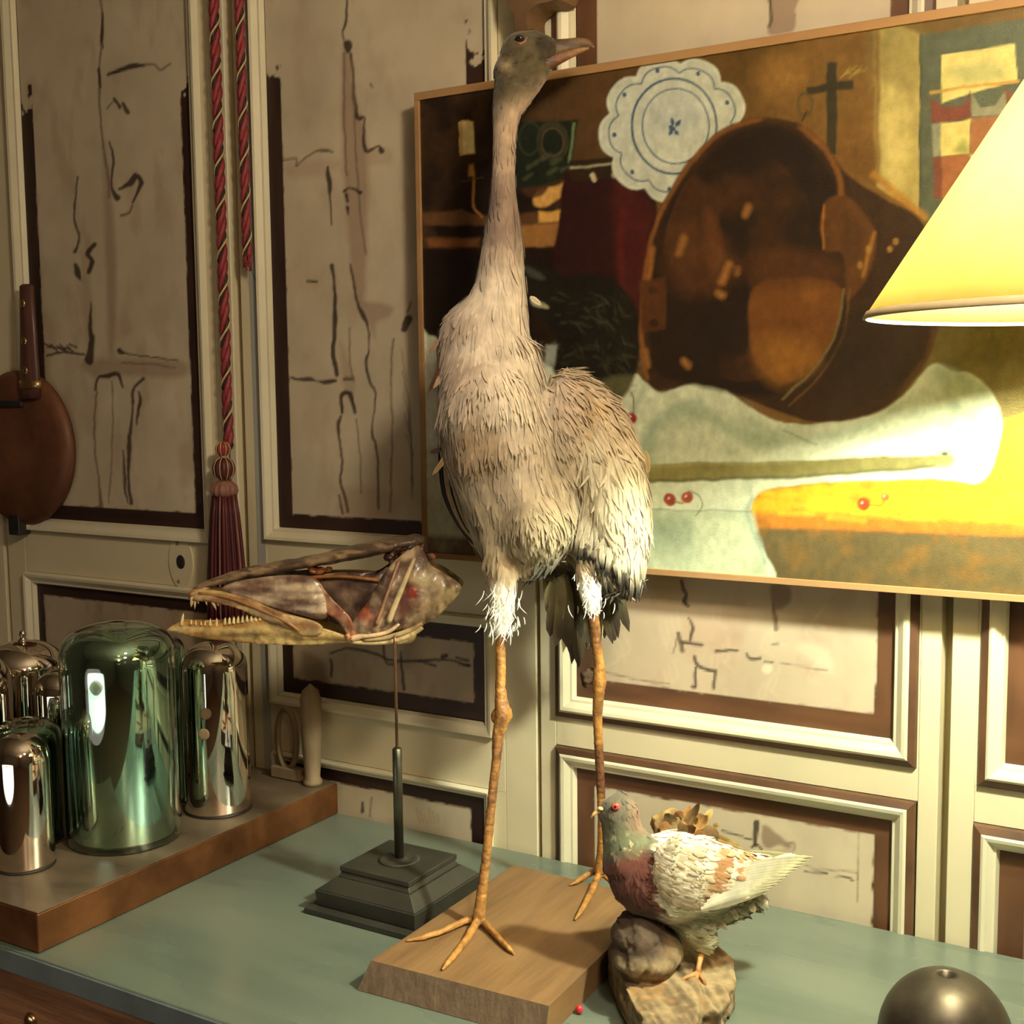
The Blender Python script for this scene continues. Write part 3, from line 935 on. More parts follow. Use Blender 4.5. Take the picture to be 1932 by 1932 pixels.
d = tag(empty('floor_lamp', (-1.40, .10, 0)), 'drum shade floor lamp in the room before the table', 'lamp')
MB().lathe([(.12, 0), (.12, .015), (.012, .03), (.010, .80)], (-1.40, .10, 0), 20).build('stand', M['iron'], d)
MB().lathe([(.36, 0), (.36, .15), (.355, .15), (.355, 0)], (-1.40, .10, .735), 40, cap=False).build('drum_shade', M['drum'], d)
MB().lathe([(.001, 0), (.354, .001), (.354, .003), (.001, .004)], (-1.40, .10, .80), 24).build('diffuser', M['peg'], d)

# ------------------------------------------------------------------ painting
YP = 1.567
PX0, PX1, PZ0, PZ1 = -1.1065, -.10, 1.2375, 1.9405
pt = tag(empty('still_life_painting', (-.6, YP, PZ0)), 'wide still-life painting of a copper pot, plate and white cloth in thin frame', 'painting')
fb, ft, fl = .0085, .0115, .0085
MB().box(PX0, PX1, YP, YP + .040, PZ0, PZ0 + fb).build('frame_strip', M['frame'], pt, smooth=False, bevel=.0008)
MB().box(PX0, PX1, YP, YP + .040, PZ1 - ft, PZ1).build('frame_strip', M['frame'], pt, smooth=False, bevel=.0008)
MB().box(PX0, PX0 + fl, YP, YP + .040, PZ0 + fb, PZ1 - ft).build('frame_strip', M['frame'], pt, smooth=False, bevel=.0008)
MB().box(PX1 - fl, PX1, YP, YP + .040, PZ0 + fb, PZ1 - ft).build('frame_strip', M['frame'], pt, smooth=False, bevel=.0008)
MB().box(PX0 + .004, PX1 - .004, YP + .006, YP + .034, PZ0 + .004, PZ1 - .004).build('stretcher', M['peg'], pt, smooth=False)
me, V = grid_mesh('canvas', PX0 + fl, PX1 - fl, PZ0 + fb, PZ1 - ft, YP + .004, .0019)
px, py = proj(V)
p = Paint(px, py)
n1 = fbm(V[:, [0, 2]] * 12, 5, 21); n2 = fbm(V[:, [0, 2]] * 45, 4, 22)
p.wx = (fbm(V[:, [0, 2]] * 40, 3, 23) - .5) * 7; p.wy = (fbm(V[:, [0, 2]] * 40, 3, 24) - .5) * 7
T = lambda *c: lin(*c)
# wall of the painted room: near black at left, warm ochre at right
g1 = np.clip((px - 1000) / 480, 0, 1)[:, None]
p.c = T(34, 22, 14) * (1 - g1) + T(118, 84, 40) * g1
p.c *= (0.45 + 1.1 * n1)[:, None]
p.poly([(1120, 120), (1200, 130), (1160, 330), (1090, 330), (1080, 250)], T(92, 62, 34), 30, .6)
p.poly([(980, 200), (1090, 190), (1120, 300), (1060, 345), (975, 340)], T(80, 56, 32), 18, .6)
p.ell(1470, 145, 46, 36, T(146, 104, 50), soft=20, a=.7); p.ell(1600, 300, 40, 60, T(116, 78, 36), soft=18, a=.6)
p._mix(np.arange(len(px)), np.clip((n1 - .5) * 2.2, 0, .4), T(84, 56, 30))
# shelf, candle, plant pot and bowl
p.poly([(793, 402), (870, 396), (900, 408), (1062, 398), (1062, 420), (990, 428), (800, 424)], T(96, 62, 34), 3, .8, False)
p.poly([(1016, 400), (1062, 396), (1062, 417), (1018, 420)], T(205, 150, 72), 3, .95, False)
p.poly([(985, 425), (1058, 420), (1056, 465), (985, 466)], T(150, 100, 50), 3, .95, False)
p.poly([(806, 450), (905, 448), (905, 466), (810, 468)], T(120, 72, 36), 4, .8, False)
p.poly([(795, 470), (1060, 470), (1058, 520), (800, 640)], T(30, 19, 13), 4, 1, False)
p.poly([(866, 231), (880, 227), (893, 229), (895, 290), (868, 292)], T(222, 186, 122), 2, 1, False)
p.poly([(866, 231), (873, 229), (874, 291), (868, 292)], T(170, 128, 70), 2, .8, False)
p.line([(878, 226), (884, 214), (890, 226)], 4, T(30, 18, 10)); p.poly([(884, 313), (893, 311), (895, 334), (884, 334)], T(160, 108, 44), 2, 1, False)
p.line([(893, 338), (894, 375), (896, 396), (910, 410)], 5, T(150, 94, 42)); p.line([(870, 344), (910, 336)], 2, T(80, 54, 30))
p.poly([(972, 236), (1000, 232), (1084, 226), (1088, 240), (1074, 312), (1062, 338), (975, 350)], T(30, 33, 22), 3, 1)
p.ring(1042, 266, 26, 34, 9, T(54, 50, 34)); p.ring(1042, 268, 20, 27, 4, T(78, 60, 40)); p.ring(1000, 262, 20, 30, 5, T(46, 50, 32))
p.line([(1083, 234), (1072, 306)], 6, T(96, 108, 70))
for x, y in ((1012, 306), (1044, 308), (1026, 300), (996, 316), (1036, 326), (990, 336), (1060, 322)): p.line([(x, y, 9), (x + 14, y - 8, 5)], 8, T(70, 72, 44), 3, .7)
p.poly([(1012, 362), (1050, 352), (1074, 338), (1072, 358), (1052, 376), (1020, 392), (1006, 386)], T(206, 150, 78), 3, .95); p.poly([(985, 356), (1030, 352), (1024, 368), (1000, 374)], T(70, 42, 24), 3, .9)
# jar of red preserve
p.poly([(1062, 340), (1080, 322), (1198, 318), (1206, 352), (1228, 370), (1240, 400), (1238, 600), (1058, 560), (1056, 400)], T(46, 20, 17), 3, 1)
p.poly([(1160, 345), (1196, 336), (1204, 372), (1228, 396), (1232, 560), (1190, 600), (1165, 480)], T(72, 24, 21), 12, .8)
p.poly([(1072, 304), (1190, 294), (1198, 300), (1197, 334), (1078, 342)], T(46, 32, 20), 2, 1, False); p.line([(1076, 318), (1190, 306), (1196, 302)], 4, T(190, 178, 132), 2, .7); p.line([(1160, 330), (1185, 326)], 11, T(168, 160, 124), 3, .9); p.line([(1117, 330), (1121, 338)], 8, T(206, 182, 140), 2, .9); p.line([(1195, 304), (1196, 340)], 4, T(140, 120, 86))
p.line([(1178, 400), (1170, 470), (1178, 560)], 8, T(112, 34, 30), 8, .45)
# scalloped plate
th = np.linspace(0, 2 * math.pi, 181)[:-1]
sc1 = 1 - .125 * (1 - np.abs(np.sin(4.5 * th + .35))) ** 1.6
rot = .25
def pl_(rx, ry, k=1.0):
    a, b = rx * k * sc1 * np.cos(th), ry * k * sc1 * np.sin(th)
    return np.c_[1271 + a, 243 + b - .03 * a]
wx, wy = p.wx, p.wy; p.wx, p.wy = wx * .2, wy * .2
WH = np.array([196, 192, 166])
p.poly(pl_(142, 139), T(*(WH * 1.03)), 2, 1, False); p.poly(pl_(136, 134), T(*(WH * .97)), 3, .9, False)
BL = T(66, 84, 104)
p.line(np.r_[pl_(142, 139, .86), pl_(142, 139, .86)[:1]], 3.2, BL, 1.3, .85, False)
p.ring(1272, 238, 80, 90, 4.5, BL); p.ell(1274, 238, 75, 85, T(*(WH * 1.0)), soft=4, a=.5); p.ring(1275, 238, 63, 71, 3, BL * 1.2); p.ell(1270, 215, 52, 40, T(172, 172, 160), soft=14, a=.6)
for a_ in np.arange(9) * 2 * math.pi / 9 + .25: p.ell(1271 + 112 * math.cos(a_), 243 + 114 * math.sin(a_), 4, 4.5, BL, soft=1.2)
for a_, L in ((-1.75, 22), (-.9, 22), (-2.6, 10), (.9, 14), (2.2, 14), (2.9, 8)): p.line([(1271 + 7 * math.cos(a_), 243 + 7 * math.sin(a_), 2), (1271 + (L * .6) * math.cos(a_), 243 + L * .6 * math.sin(a_), 8), (1271 + L * math.cos(a_), 243 + L * math.sin(a_), 1.5)], 5, BL, 1)
p.ell(1271, 243, 4, 4, BL, soft=1)
p.wx, p.wy = wx, wy
# cross, herbs, lit pier and window
p.poly([(1561, 118), (1580, 118), (1578, 290), (1558, 290)], T(58, 50, 34), 2, 1, False); p.poly([(1522, 163), (1611, 152), (1611, 168), (1522, 178)], T(58, 50, 34), 2, 1, False)
for k in range(11): p.line([(1585 + 3 * k, 150 - 3 * k % 17), (1598 + 4 * k, 138 - (k * 7) % 20)], 2, T(150, 132, 66), 1.2, .7)
p.ring(1519, 196, 14, 22, 4, T(86, 74, 44)); p.line([(1514, 228), (1522, 210)], 3, T(50, 34, 20))
p.poly([(1650, 40), (1740, 40), (1738, 400), (1655, 352)], T(176, 156, 92), 3, 1, False); p.poly([(1652, 45), (1735, 60), (1735, 170), (1660, 190)], T(140, 122, 70), 20, .75)
p.poly([(1664, 170), (1700, 180), (1712, 330), (1668, 330)], T(212, 190, 116), 16, .7); p.poly([(1650, 40), (1660, 40), (1660, 345), (1653, 345)], T(120, 84, 40), 3, .8, False)
p.poly([(1640, 20), (1960, -30), (1960, 50), (1738, 66), (1700, 50)], T(110, 84, 44), 4, .9, False)
p.poly([(1736, 66), (1960, 30), (1960, 520), (1736, 410)], T(86, 90, 74), 2, 1, False); p.line([(1737, 66), (1736, 405)], 4, T(70, 70, 56))
p.poly([(1776, 104), (1916, 82), (1918, 150), (1777, 195)], T(224, 206, 126), 1.5, 1, False)
p.poly([(1800, 130), (1870, 115), (1890, 150), (1810, 158)], T(160, 164, 112), 9, .6); p.line([(1757, 174), (1920, 153)], 6, T(196, 150, 70))
p.poly([(1757, 184), (1780, 203), (1810, 202), (1826, 190), (1830, 172), (1834, 222), (1760, 234)], T(118, 62, 50), 1.5, 1, False)
p.poly([(1832, 176), (1850, 204), (1876, 200), (1896, 172), (1900, 215), (1834, 222)], T(150, 146, 120), 2, .9, False); p.poly([(1896, 165), (1930, 190), (1930, 215), (1900, 215)], T(118, 62, 50), 2, .9, False)
p.poly([(1760, 236), (1776, 234), (1776, 292), (1762, 294)], T(142, 140, 118), 2, .9, False); p.poly([(1776, 234), (1832, 225), (1830, 290), (1776, 294)], T(222, 204, 122), 1.5, 1, False); p.poly([(1800, 285), (1822, 262), (1828, 290)], T(150, 152, 78), 6, .8)
p.poly([(1832, 226), (1900, 216), (1900, 285), (1831, 290)], T(156, 102, 66), 1.5, 1, False); p.poly([(1776, 294), (1831, 290), (1831, 372), (1776, 375)], T(148, 92, 58), 1.5, 1, False); p.poly([(1760, 296), (1776, 295), (1776, 372), (1762, 376)], T(116, 62, 48), 2, 1, False)
p.poly([(1831, 290), (1900, 285), (1900, 370), (1831, 372)], T(222, 204, 130), 1.5, 1, False)
# far right of the picture behind the lamp: greenish grey wall and table depth
p.poly([(1740, 420), (1960, 420), (1960, 700), (1750, 700)], T(92, 82, 48), 12, 1, False); p.poly([(1690, 640), (1960, 600), (1960, 860), (1690, 800)], T(112, 96, 48), 12, .9, False)
p.line([(1650, 330), (1745, 410)], 14, T(168, 118, 46), 5, .9)
# table top and front
p.poly([(1180, 900), (1420, 925), (1620, 900), (1880, 800), (1960, 770), (1960, 1000), (1200, 990)], T(214, 154, 34), 6, 1, False)
p.poly([(1400, 965), (1960, 985), (1960, 1020), (1400, 1000)], T(176, 104, 36), 8, .95, False); p.poly([(1400, 996), (1960, 1012), (1960, 1160), (1400, 1110)], T(92, 76, 46), 4, 1, False)
p._mix(np.arange(len(px)), np.clip((n2 - .5) * 2.2, 0, .5) * ((py > 900) & (px > 1420)), T(120, 80, 30))
for k in range(16): p.line([(1440 + 31 * k, 930 + (k * 37) % 50), (1500 + 33 * k, 934 + (k * 37) % 50)], 6, T(240, 186, 50), 5, .5)
# white cloth
CL = np.array([200, 200, 164])
p.poly([(792, 652), (830, 640), (1040, 690), (1150, 745), (1195, 705), (1215, 722), (1250, 742), (1300, 720), (1330, 718), (1362, 730), (1420, 772), (1480, 797), (1570, 797), (1660, 776), (1715, 736), (1760, 686), (1795, 700), (1832, 706), (1870, 742), (1890, 792), (1884, 840), (1868, 890), (1836, 914), (1762, 904), (1600, 908), (1500, 914), (1436, 928), (1416, 962), (1420, 1000), (1440, 1040), (1450, 1100), (1220, 1095), (792, 1070)], T(*CL), 2.5, 1)
SHD = T(146, 156, 124)
p.poly([(1205, 870), (1212, 820), (1240, 785), (1290, 760), (1340, 770), (1390, 800), (1480, 830), (1440, 850), (1380, 830), (1330, 800), (1280, 800), (1250, 840), (1240, 880)], SHD, 10, .75)
p.poly([(1240, 810), (1300, 790), (1370, 830), (1400, 865), (1240, 868)], T(186, 186, 150), 12, .7); p.line([(1222, 850), (1236, 800), (1275, 768), (1320, 755)], 8, T(140, 152, 126), 9, .55)
p.line([(1400, 785), (1470, 822), (1560, 826), (1640, 800), (1720, 750)], 14, SHD, 10, .6); p.line([(1480, 812), (1540, 838)], 3, T(110, 118, 92), 3, .7); p.line([(1215, 735), (1190, 790), (1180, 830)], 8, SHD, 6, .6)
p.line([(1770, 700), (1800, 780), (1770, 820)], 12, SHD, 10, .6); p.line([(1800, 760), (1840, 800), (1850, 850)], 9, SHD, 8, .5); p.poly([(1760, 690), (1830, 710), (1860, 740), (1800, 745)], T(176, 184, 150), 8, .7)
p.poly([(1560, 850), (1760, 815), (1840, 830), (1830, 880), (1800, 845), (1560, 870)], T(222, 222, 190), 10, .8); p.poly([(1660, 832), (1740, 830), (1740, 850), (1660, 856)], T(236, 232, 200), 6, .6)
p.poly([(1215, 962), (1420, 965), (1440, 1040), (1450, 1100), (1220, 1095)], T(172, 176, 140), 5, .9, False); p.line([(1220, 962), (1416, 964)], 2.5, T(104, 112, 92), 2, .7)
p.poly([(1235, 990), (1300, 975), (1310, 1020), (1250, 1040)], T(132, 142, 112), 14, .6); p.line([(1420, 940), (1410, 965), (1424, 1010), (1442, 1060)], 6, T(120, 138, 128), 4, .7); p.poly([(1320, 980), (1400, 985), (1420, 1080), (1330, 1080)], T(192, 190, 150), 14, .6)
p.poly([(795, 660), (900, 660), (900, 1060), (795, 1050)], T(172, 160, 136), 12, .8, False); p.line([(800, 690), (830, 760), (820, 900)], 12, T(126, 122, 108), 9, .6); p.poly([(800, 1010), (920, 1015), (920, 1075), (800, 1070)], T(84, 52, 30), 6, .85, False)
p._mix(np.arange(len(px)), np.clip((n2 - .56) * 1.6, 0, .35) * ((py > 640) & (py < 1090) & (px < 1420)), T(140, 142, 112))
# knife under the cloth fold
p.line([(1220, 893, 34), (1500, 884, 31), (1700, 874, 26), (1790, 868, 20)], 30, T(128, 116, 66), 2.5, 1); p.line([(1220, 908), (1500, 899), (1700, 886), (1790, 878)], 5, T(74, 70, 44), 3, .85); p.line([(1220, 880), (1500, 872)], 4, T(160, 146, 92), 3, .6)
p.line([(1770, 853), (1795, 850), (1803, 862), (1795, 876), (1770, 880)], 8, T(138, 140, 104), 4, .9); p.ell(1784, 856, 7, 4, T(50, 48, 34), soft=2)
# dark furry creature behind the crane
p.poly([(980, 500), (1030, 505), (1070, 520), (1120, 516), (1172, 540), (1206, 600), (1208, 665), (1192, 720), (1165, 758), (1120, 742), (1046, 704), (1052, 640), (1000, 580)], T(30, 25, 17), 4, 1)
for k in range(150):
    x, y = 1035 + rng.random() * 145, 545 + rng.random() * 190; a_ = .5 + rng.normal(0, .5) + (x - 1100) * .006; L_ = rng.uniform(10, 26)
    p.line([(x, y, 1), (x + L_ * .5 * math.cos(a_), y + L_ * .5 * math.sin(a_), 3.5), (x + L_ * math.cos(a_), y + L_ * math.sin(a_), 1)], 3, T(*((84, 78, 52), (60, 54, 36), (18, 15, 11))[k % 3]), 2.5, .4)
p.poly([(1000, 565), (1025, 572), (1035, 582), (1005, 578)], T(170, 158, 124), 2, .8); p.poly([(985, 500), (1015, 512), (1028, 528), (1000, 520)], T(74, 72, 56), 4, .7)
p.poly([(1110, 730), (1190, 706), (1180, 745), (1150, 762)], T(96, 88, 56), 6, .8); p.poly([(1030, 650), (1052, 650), (1046, 690), (1028, 690)], T(160, 158, 140), 3, .8, False)
# big copper pot
POT = [(1209, 640), (1212, 520), (1232, 430), (1260, 365), (1312, 290), (1372, 240), (1440, 221), (1510, 236), (1560, 275), (1600, 330), (1680, 380), (1742, 420), (1768, 540), (1762, 650), (1708, 736), (1640, 782), (1550, 797), (1470, 776), (1390, 745), (1320, 722), (1250, 738), (1222, 720)]
p.poly(POT, T(56, 36, 22), 3, 1)
def inpot(x, y): return ((x - 1400) / 150) ** 2 + ((y - 500) / 220) ** 2 < 1
p.poly([(1225, 640), (1226, 520), (1262, 395), (1330, 300), (1400, 246), (1470, 240), (1540, 285), (1580, 370), (1592, 480), (1560, 620), (1480, 735), (1400, 745), (1300, 722), (1240, 705)], T(38, 25, 16), 6, 1)
p.poly([(1255, 440), (1300, 420), (1372, 455), (1372, 540), (1300, 560), (1255, 520)], T(82, 48, 25), 18, .7); p.poly([(1330, 400), (1350, 410), (1365, 500), (1340, 520)], T(100, 59, 29), 9, .7)
for pts, w in (([(1290, 450), (1282, 478)], 13), ([(1376, 500), (1362, 530)], 15), ([(1413, 392), (1406, 404)], 14), ([(1392, 508), (1390, 516)], 9), ([(1355, 552), (1362, 556)], 13), ([(1215, 660), (1224, 690)], 8), ([(1290, 680), (1300, 690)], 12)): p.line(pts, w, T(168, 110, 52), 5, .75)
p._mix(np.arange(len(px)), np.clip((n1 - .52) * 3, 0, .35) * inpot(px, py), T(96, 56, 28))
p.line([(1440, 223), (1376, 243), (1316, 292), (1264, 368), (1236, 432), (1216, 520), (1211, 640), (1222, 715)], 8, T(126, 76, 34), 3, .9); p.line([(1232, 470), (1222, 530)], 9, T(160, 98, 44), 4, .7)
p.line([(1510, 240), (1556, 280), (1582, 330), (1588, 385)], 11, T(122, 76, 34), 3, .9); p.line([(1440, 223), (1510, 238)], 6, T(70, 42, 22), 3, .8)
p.poly([(1553, 388), (1590, 368), (1622, 392), (1648, 430), (1655, 462), (1640, 520), (1612, 556), (1598, 560), (1590, 480), (1552, 470)], T(88, 54, 26), 3, 1); p.line([(1554, 390), (1552, 470)], 4, T(150, 94, 38)); p.poly([(1590, 400), (1630, 440), (1610, 500), (1590, 470)], T(72, 44, 22), 8, .7); p.line([(1650, 440), (1630, 520)], 7, T(160, 108, 46), 3, .7)
for x, y in ((1640, 470), (1624, 500), (1690, 455), (1680, 470)): p.ell(x, y, 5, 7, T(156, 116, 52), soft=2, a=.8)
p.poly([(1206, 530), (1256, 524), (1254, 620), (1212, 630)], T(84, 47, 24), 3, .9, False); p.ell(1232, 548, 8, 8, T(66, 36, 20)); p.ell(1234, 610, 7, 8, T(56, 30, 18))
p.poly([(1424, 540), (1500, 524), (1566, 530), (1588, 555), (1575, 630), (1530, 698), (1475, 724), (1432, 690), (1412, 620)], T(112, 67, 29), 4, 1); p.poly([(1440, 640), (1520, 640), (1540, 680), (1475, 722), (1435, 690)], T(150, 98, 38), 22, .75); p.ell(1530, 550, 20, 14, T(140, 88, 38), soft=12, a=.7)
p.poly([(1430, 470), (1560, 480), (1580, 530), (1430, 545)], T(86, 50, 24), 14, .7)
p.line([(1592, 545), (1580, 620), (1540, 690), (1478, 752)], 5, T(120, 102, 60), 2, .8); p.line([(1604, 545), (1592, 630), (1548, 706), (1490, 764)], 4, T(104, 72, 36), 2, .8)
p.poly([(1600, 600), (1700, 600), (1740, 660), (1690, 735), (1620, 770), (1560, 780)], T(52, 38, 24), 12, .8); p.line([(1760, 600), (1755, 660), (1700, 738)], 10, T(98, 64, 34), 6, .7)
# cherries
for x, y, r, c in ((1171, 782, 10, (150, 44, 48)), (1190, 789, 10, (150, 44, 46)), (1265, 943, 12, (156, 66, 46)), (1298, 937, 11, (162, 74, 50)), (1630, 950, 12, (164, 66, 28)), (1668, 938, 8, (196, 112, 44))):
    p.ell(x, y, r, r, T(*c), soft=1.6); p.ell(x + 3, y + 3, r * .6, r * .6, T(*(np.array(c) * .7)), soft=3, a=.6); p.ell(x - 2, y - 2, 2.4, 2.4, T(236, 190, 160), soft=1.2, a=.8)
p.line([(1300, 926), (1318, 934), (1326, 954), (1314, 972)], 2, T(110, 104, 64)); p.line([(1196, 780), (1197, 755), (1190, 742)], 2, T(90, 82, 56)); p.line([(1276, 946), (1290, 948)], 4, T(150, 120, 70)); p.line([(1642, 952), (1660, 956), (1666, 946)], 2, T(120, 80, 30))
k = np.clip((px - 800) / 650, 0, 1)[:, None]
p.c *= np.array([1.35, 1.5, 1.8]) * (1 - k) + np.array([.84, .92, 1.0]) * k      # left of the canvas lightened, right darkened in colour to offset the lamplight
p.c *= (.72 + .56 * (.5 * n2 + .5 * fbm(V[:, [0, 2]] * np.array([160, 90]), 3, 27)))[:, None]
PAINT = p
set_cols(me, np.clip(PAINT.c, .006, .82))
link('canvas', me, pt, M['canvas'])
# ------------------------------------------------------------------ feathers and skins
FT = np.array([0.0, .22, .5, .8, 1.0])
FWD = np.array([.40, .85, 1.0, .78, .06])


def feather_arrays(P, T, N, L, W, c0, c1, lift=.10, curl=.10, side=None, vee=.22):
    """P roots, T directions, N surface normals, L lengths, W half widths, c0 -> c1 colours along each feather"""
    n = len(P)
    T = T / np.linalg.norm(T, axis=1)[:, None]
    N = N - T * np.sum(N * T, 1)[:, None]
    N /= np.linalg.norm(N, axis=1)[:, None] + 1e-9
    S = np.cross(T, N)
    lift = np.broadcast_to(lift, (n,)); curl = np.broadcast_to(curl, (n,))
    sid = np.zeros(n) if side is None else side
    V = np.zeros((n, 5, 3, 3)); C = np.zeros((n, 5, 3, 3))
    for i, t in enumerate(FT):
        base = P + T * (L * t)[:, None] + N * (L * (lift * t - curl * t * t))[:, None] + S * (L * sid * t * t)[:, None]
        cc = c0 + (c1 - c0) * min(1.0, max(0.0, (t - .35) / .5))
        for j, s in enumerate((-1, 0, 1)):
            V[:, i, j] = base + S * (W * FWD[i] * s)[:, None] + N * (W * (vee if s == 0 else 0) * (1 - .5 * t))[:, None]
            C[:, i, j] = cc * (0.96 if s == 0 else 1.02)
    k = np.arange(n)[:, None] * 15
    q = []
    for i in range(4):
        for j in range(2):
            a = i * 3 + j
            q.append(np.concatenate([k + a, k + a + 1, k + a + 4, k + a + 3], 1))
    F = np.concatenate(q, 0)
    return V.reshape(-1, 3), F, C.reshape(-1, 3)


def mesh_from(name, V, F, C):
    me = bpy.data.meshes.new(name)
    me.vertices.add(len(V)); me.vertices.foreach_set('co', np.asarray(V, float).ravel())
    F = np.asarray(F)
    me.loops.add(F.size); me.loops.foreach_set('vertex_index', F.ravel().astype(np.int32))
    me.polygons.add(len(F)); me.polygons.foreach_set('loop_start', (np.arange(len(F)) * F.shape[1]).astype(np.int32))
    me.update(calc_edges=True)
    set_cols(me, np.clip(C, .003, .9))
    me.polygons.foreach_set('use_smooth', [True] * len(F))
    return me


def sample(me, n, keep=None):
    A = np.empty(len(me.polygons)); me.polygons.foreach_get('area', A)
    Ce = np.empty(len(me.polygons) * 3); me.polygons.foreach_get('center', Ce); Ce = Ce.reshape(-1, 3)
    No = np.empty(len(me.polygons) * 3); me.polygons.foreach_get('normal', No); No = No.reshape(-1, 3)
    if keep is not None: A = A * keep(Ce, No)
    idx = rng.choice(len(A), n, p=A / A.sum())
    P = Ce[idx] + rng.normal(0, 1, (n, 3)) * np.sqrt(A[idx] + 1e-9)[:, None] * .35
    return P, No[idx]


def coat(parent, me, n, flow, colf, L, W, name='plumage', lift=.12, curl=.10, keep=None, jit=.18, tipf=None, sink=.001, mat='plume', stuff=True, vee=.22):
    P, N = sample(me, n, keep)
    D = flow(P, N) + rng.normal(0, jit, (n, 3))
    D = D - N * np.sum(D * N, 1)[:, None]
    D /= np.linalg.norm(D, axis=1)[:, None] + 1e-9
    l = (L(P) if callable(L) else L) * rng.uniform(.7, 1.3, n)
    w = (W(P) if callable(W) else W) * rng.uniform(.75, 1.25, n)
    c = colf(P) * rng.uniform(.88, 1.12, n)[:, None]
    c1 = c * 1.04 if tipf is None else tipf(P + D * l[:, None], c)
    V, F, C = feather_arrays(P - N * sink - D * l[:, None] * .25, D, N, l, w, c, c1, lift, curl, rng.normal(0, .08, n), vee)
    o = link(name, mesh_from(name, V, F, C), parent, M[mat])
    return tag(o, kind='stuff') if stuff else o


def slices(mb, rows, n=24):
    """rows (py, x left, x right, depth of centre, half depth in m): outline lofted through level rings"""
    rows = np.array(rows, float)
    ys = np.linspace(rows[0, 0], rows[-1, 0], len(rows) * 3)
    R = [np.interp(ys, rows[:, 0], rows[:, k]) for k in range(1, 5)]
    for k in range(4):                                    # soften the polyline
        R[k][1:-1] = .25 * R[k][:-2] + .5 * R[k][1:-1] + .25 * R[k][2:]
    pts = [at((a + b) / 2, y, d) for y, a, b, d in zip(ys, R[0], R[1], R[2])]
    ra = (R[1] - R[0]) / 2 * R[2] / FPX
    return mb.tube(pts, ra, R[3], HF, n)


def path(mb, pts, n=12, flat=1.0, bax=None):
    """pts (px, py, radius px, depth)"""
    P = [at(p[0], p[1], p[3]) for p in pts]
    r = np.array([p[2] * p[3] / FPX for p in pts])
    return mb.tube(P, r, r * flat, HF if bax is None else bax, n)


def blob(mb, px, py, dep, rx, ry, rd, rot=0.0, nu=18, nv=12):
    k = dep / FPX
    c, s = math.cos(rot), math.sin(rot)
    return mb.ball(at(px, py, dep), [(CR * c - UP * s) * rx * k, HF * rd, (CR * s + UP * c) * ry * k], nu, nv)


def ss(x, a, b):
    t = np.clip((x - a) / (b - a), 0, 1)
    return t * t * (3 - 2 * t)


def mixc(a, b, t): return a * (1 - t)[:, None] + b * t[:, None]


# ------------------------------------------------------------------ stuffed crane on its board
ck = tag(empty('stuffed_crane', tuple(on_z(950, 1760, TZ))), 'tall pale grey stuffed crane standing on a brown wooden board', 'stuffed bird')
ZB = TZ + .0355
bd = MB()
b0, b1, b2, b3 = (-.888, 1.136), (-.648, 1.146), (-.660, 1.468), (-.892, 1.478)
def grow(p, e): return (p[0] + (.001 if p[0] > -.77 else -e), p[1] + e * np.sign(p[1] - 1.3))
v = [(*grow(p, .012), TZ + .0006) for p in (b0, b1, b2, b3)] + [(*p, ZB) for p in (b0, b1, b2, b3)]
bd.add(v, [(3, 2, 1, 0), (4, 5, 6, 7), (1, 2, 6, 5), (2, 3, 7, 6), (3, 0, 4, 7)])
o = bd.build('mounting_board', M['board'], ck, smooth=False)
bd = MB(); bd.add([v[0], v[1], v[5], v[4]], [(0, 1, 2, 3)])
bd.build('board_end', M['boardend'], o, smooth=False)

ROWS = [(165, 932, 1004, 1.622, .025), (200, 927, 986, 1.622, .021), (230, 929, 977, 1.622, .018), (270, 930, 973, 1.622, .016), (320, 928, 972, 1.622, .016), (370, 925, 974, 1.624, .018),
        (410, 921, 980, 1.626, .021), (450, 912, 987, 1.628, .027), (500, 903, 989, 1.630, .032), (550, 894, 993, 1.632, .038), (590, 870, 1002, 1.634, .050), (620, 838, 1010, 1.636, .060), (640, 823, 1014, 1.637, .066),
        (660, 827, 1019, 1.638, .070), (700, 820, 1028, 1.640, .080), (760, 821, 1036, 1.642, .095), (820, 827, 1052, 1.648, .108), (880, 842, 1078, 1.655, .092), (940, 862, 1094, 1.660, .090),
        (1000, 888, 1100, 1.668, .092), (1040, 922, 1102, 1.675, .076), (1066, 985, 1085, 1.680, .040)]
bm_ = MB()
slices(bm_, ROWS)
blob(bm_, 925, 778, 1.588, 90, 98, .056)                       # breast
blob(bm_, 985, 860, 1.600, 46, 72, .040, -.35)
blob(bm_, 1058, 835, 1.636, 56, 118, .058, .12)
blob(bm_, 890, 770, 1.600, 66, 84, .046)
blob(bm_, 968, 895, 1.588, 22, 34, .026, .2)
blob(bm_, 1000, 985, 1.625, 80, 72, .070)
blob(bm_, 1120, 905, 1.690, 84, 150, .058)                      # back and rump
path(bm_, [(1080, 980, 90, 1.69), (1085, 1040, 62, 1.70), (1095, 1100, 46, 1.71), (1100, 1160, 34, 1.715), (1098, 1205, 18, 1.715)], flat=.7)
blob(bm_, 988, 104, 1.620, 45, 44, .026, .35)                   # skull
blob(bm_, 958, 138, 1.622, 28, 34, .022)
path(bm_, [(1000, 88, 34, 1.62), (1034, 94, 26, 1.62), (1052, 98, 19, 1.62)], flat=.62)
path(bm_, [(1036, 128, 11, 1.62), (1012, 146, 22, 1.62), (990, 165, 28, 1.62), (965, 196, 29, 1.622)], flat=.62)
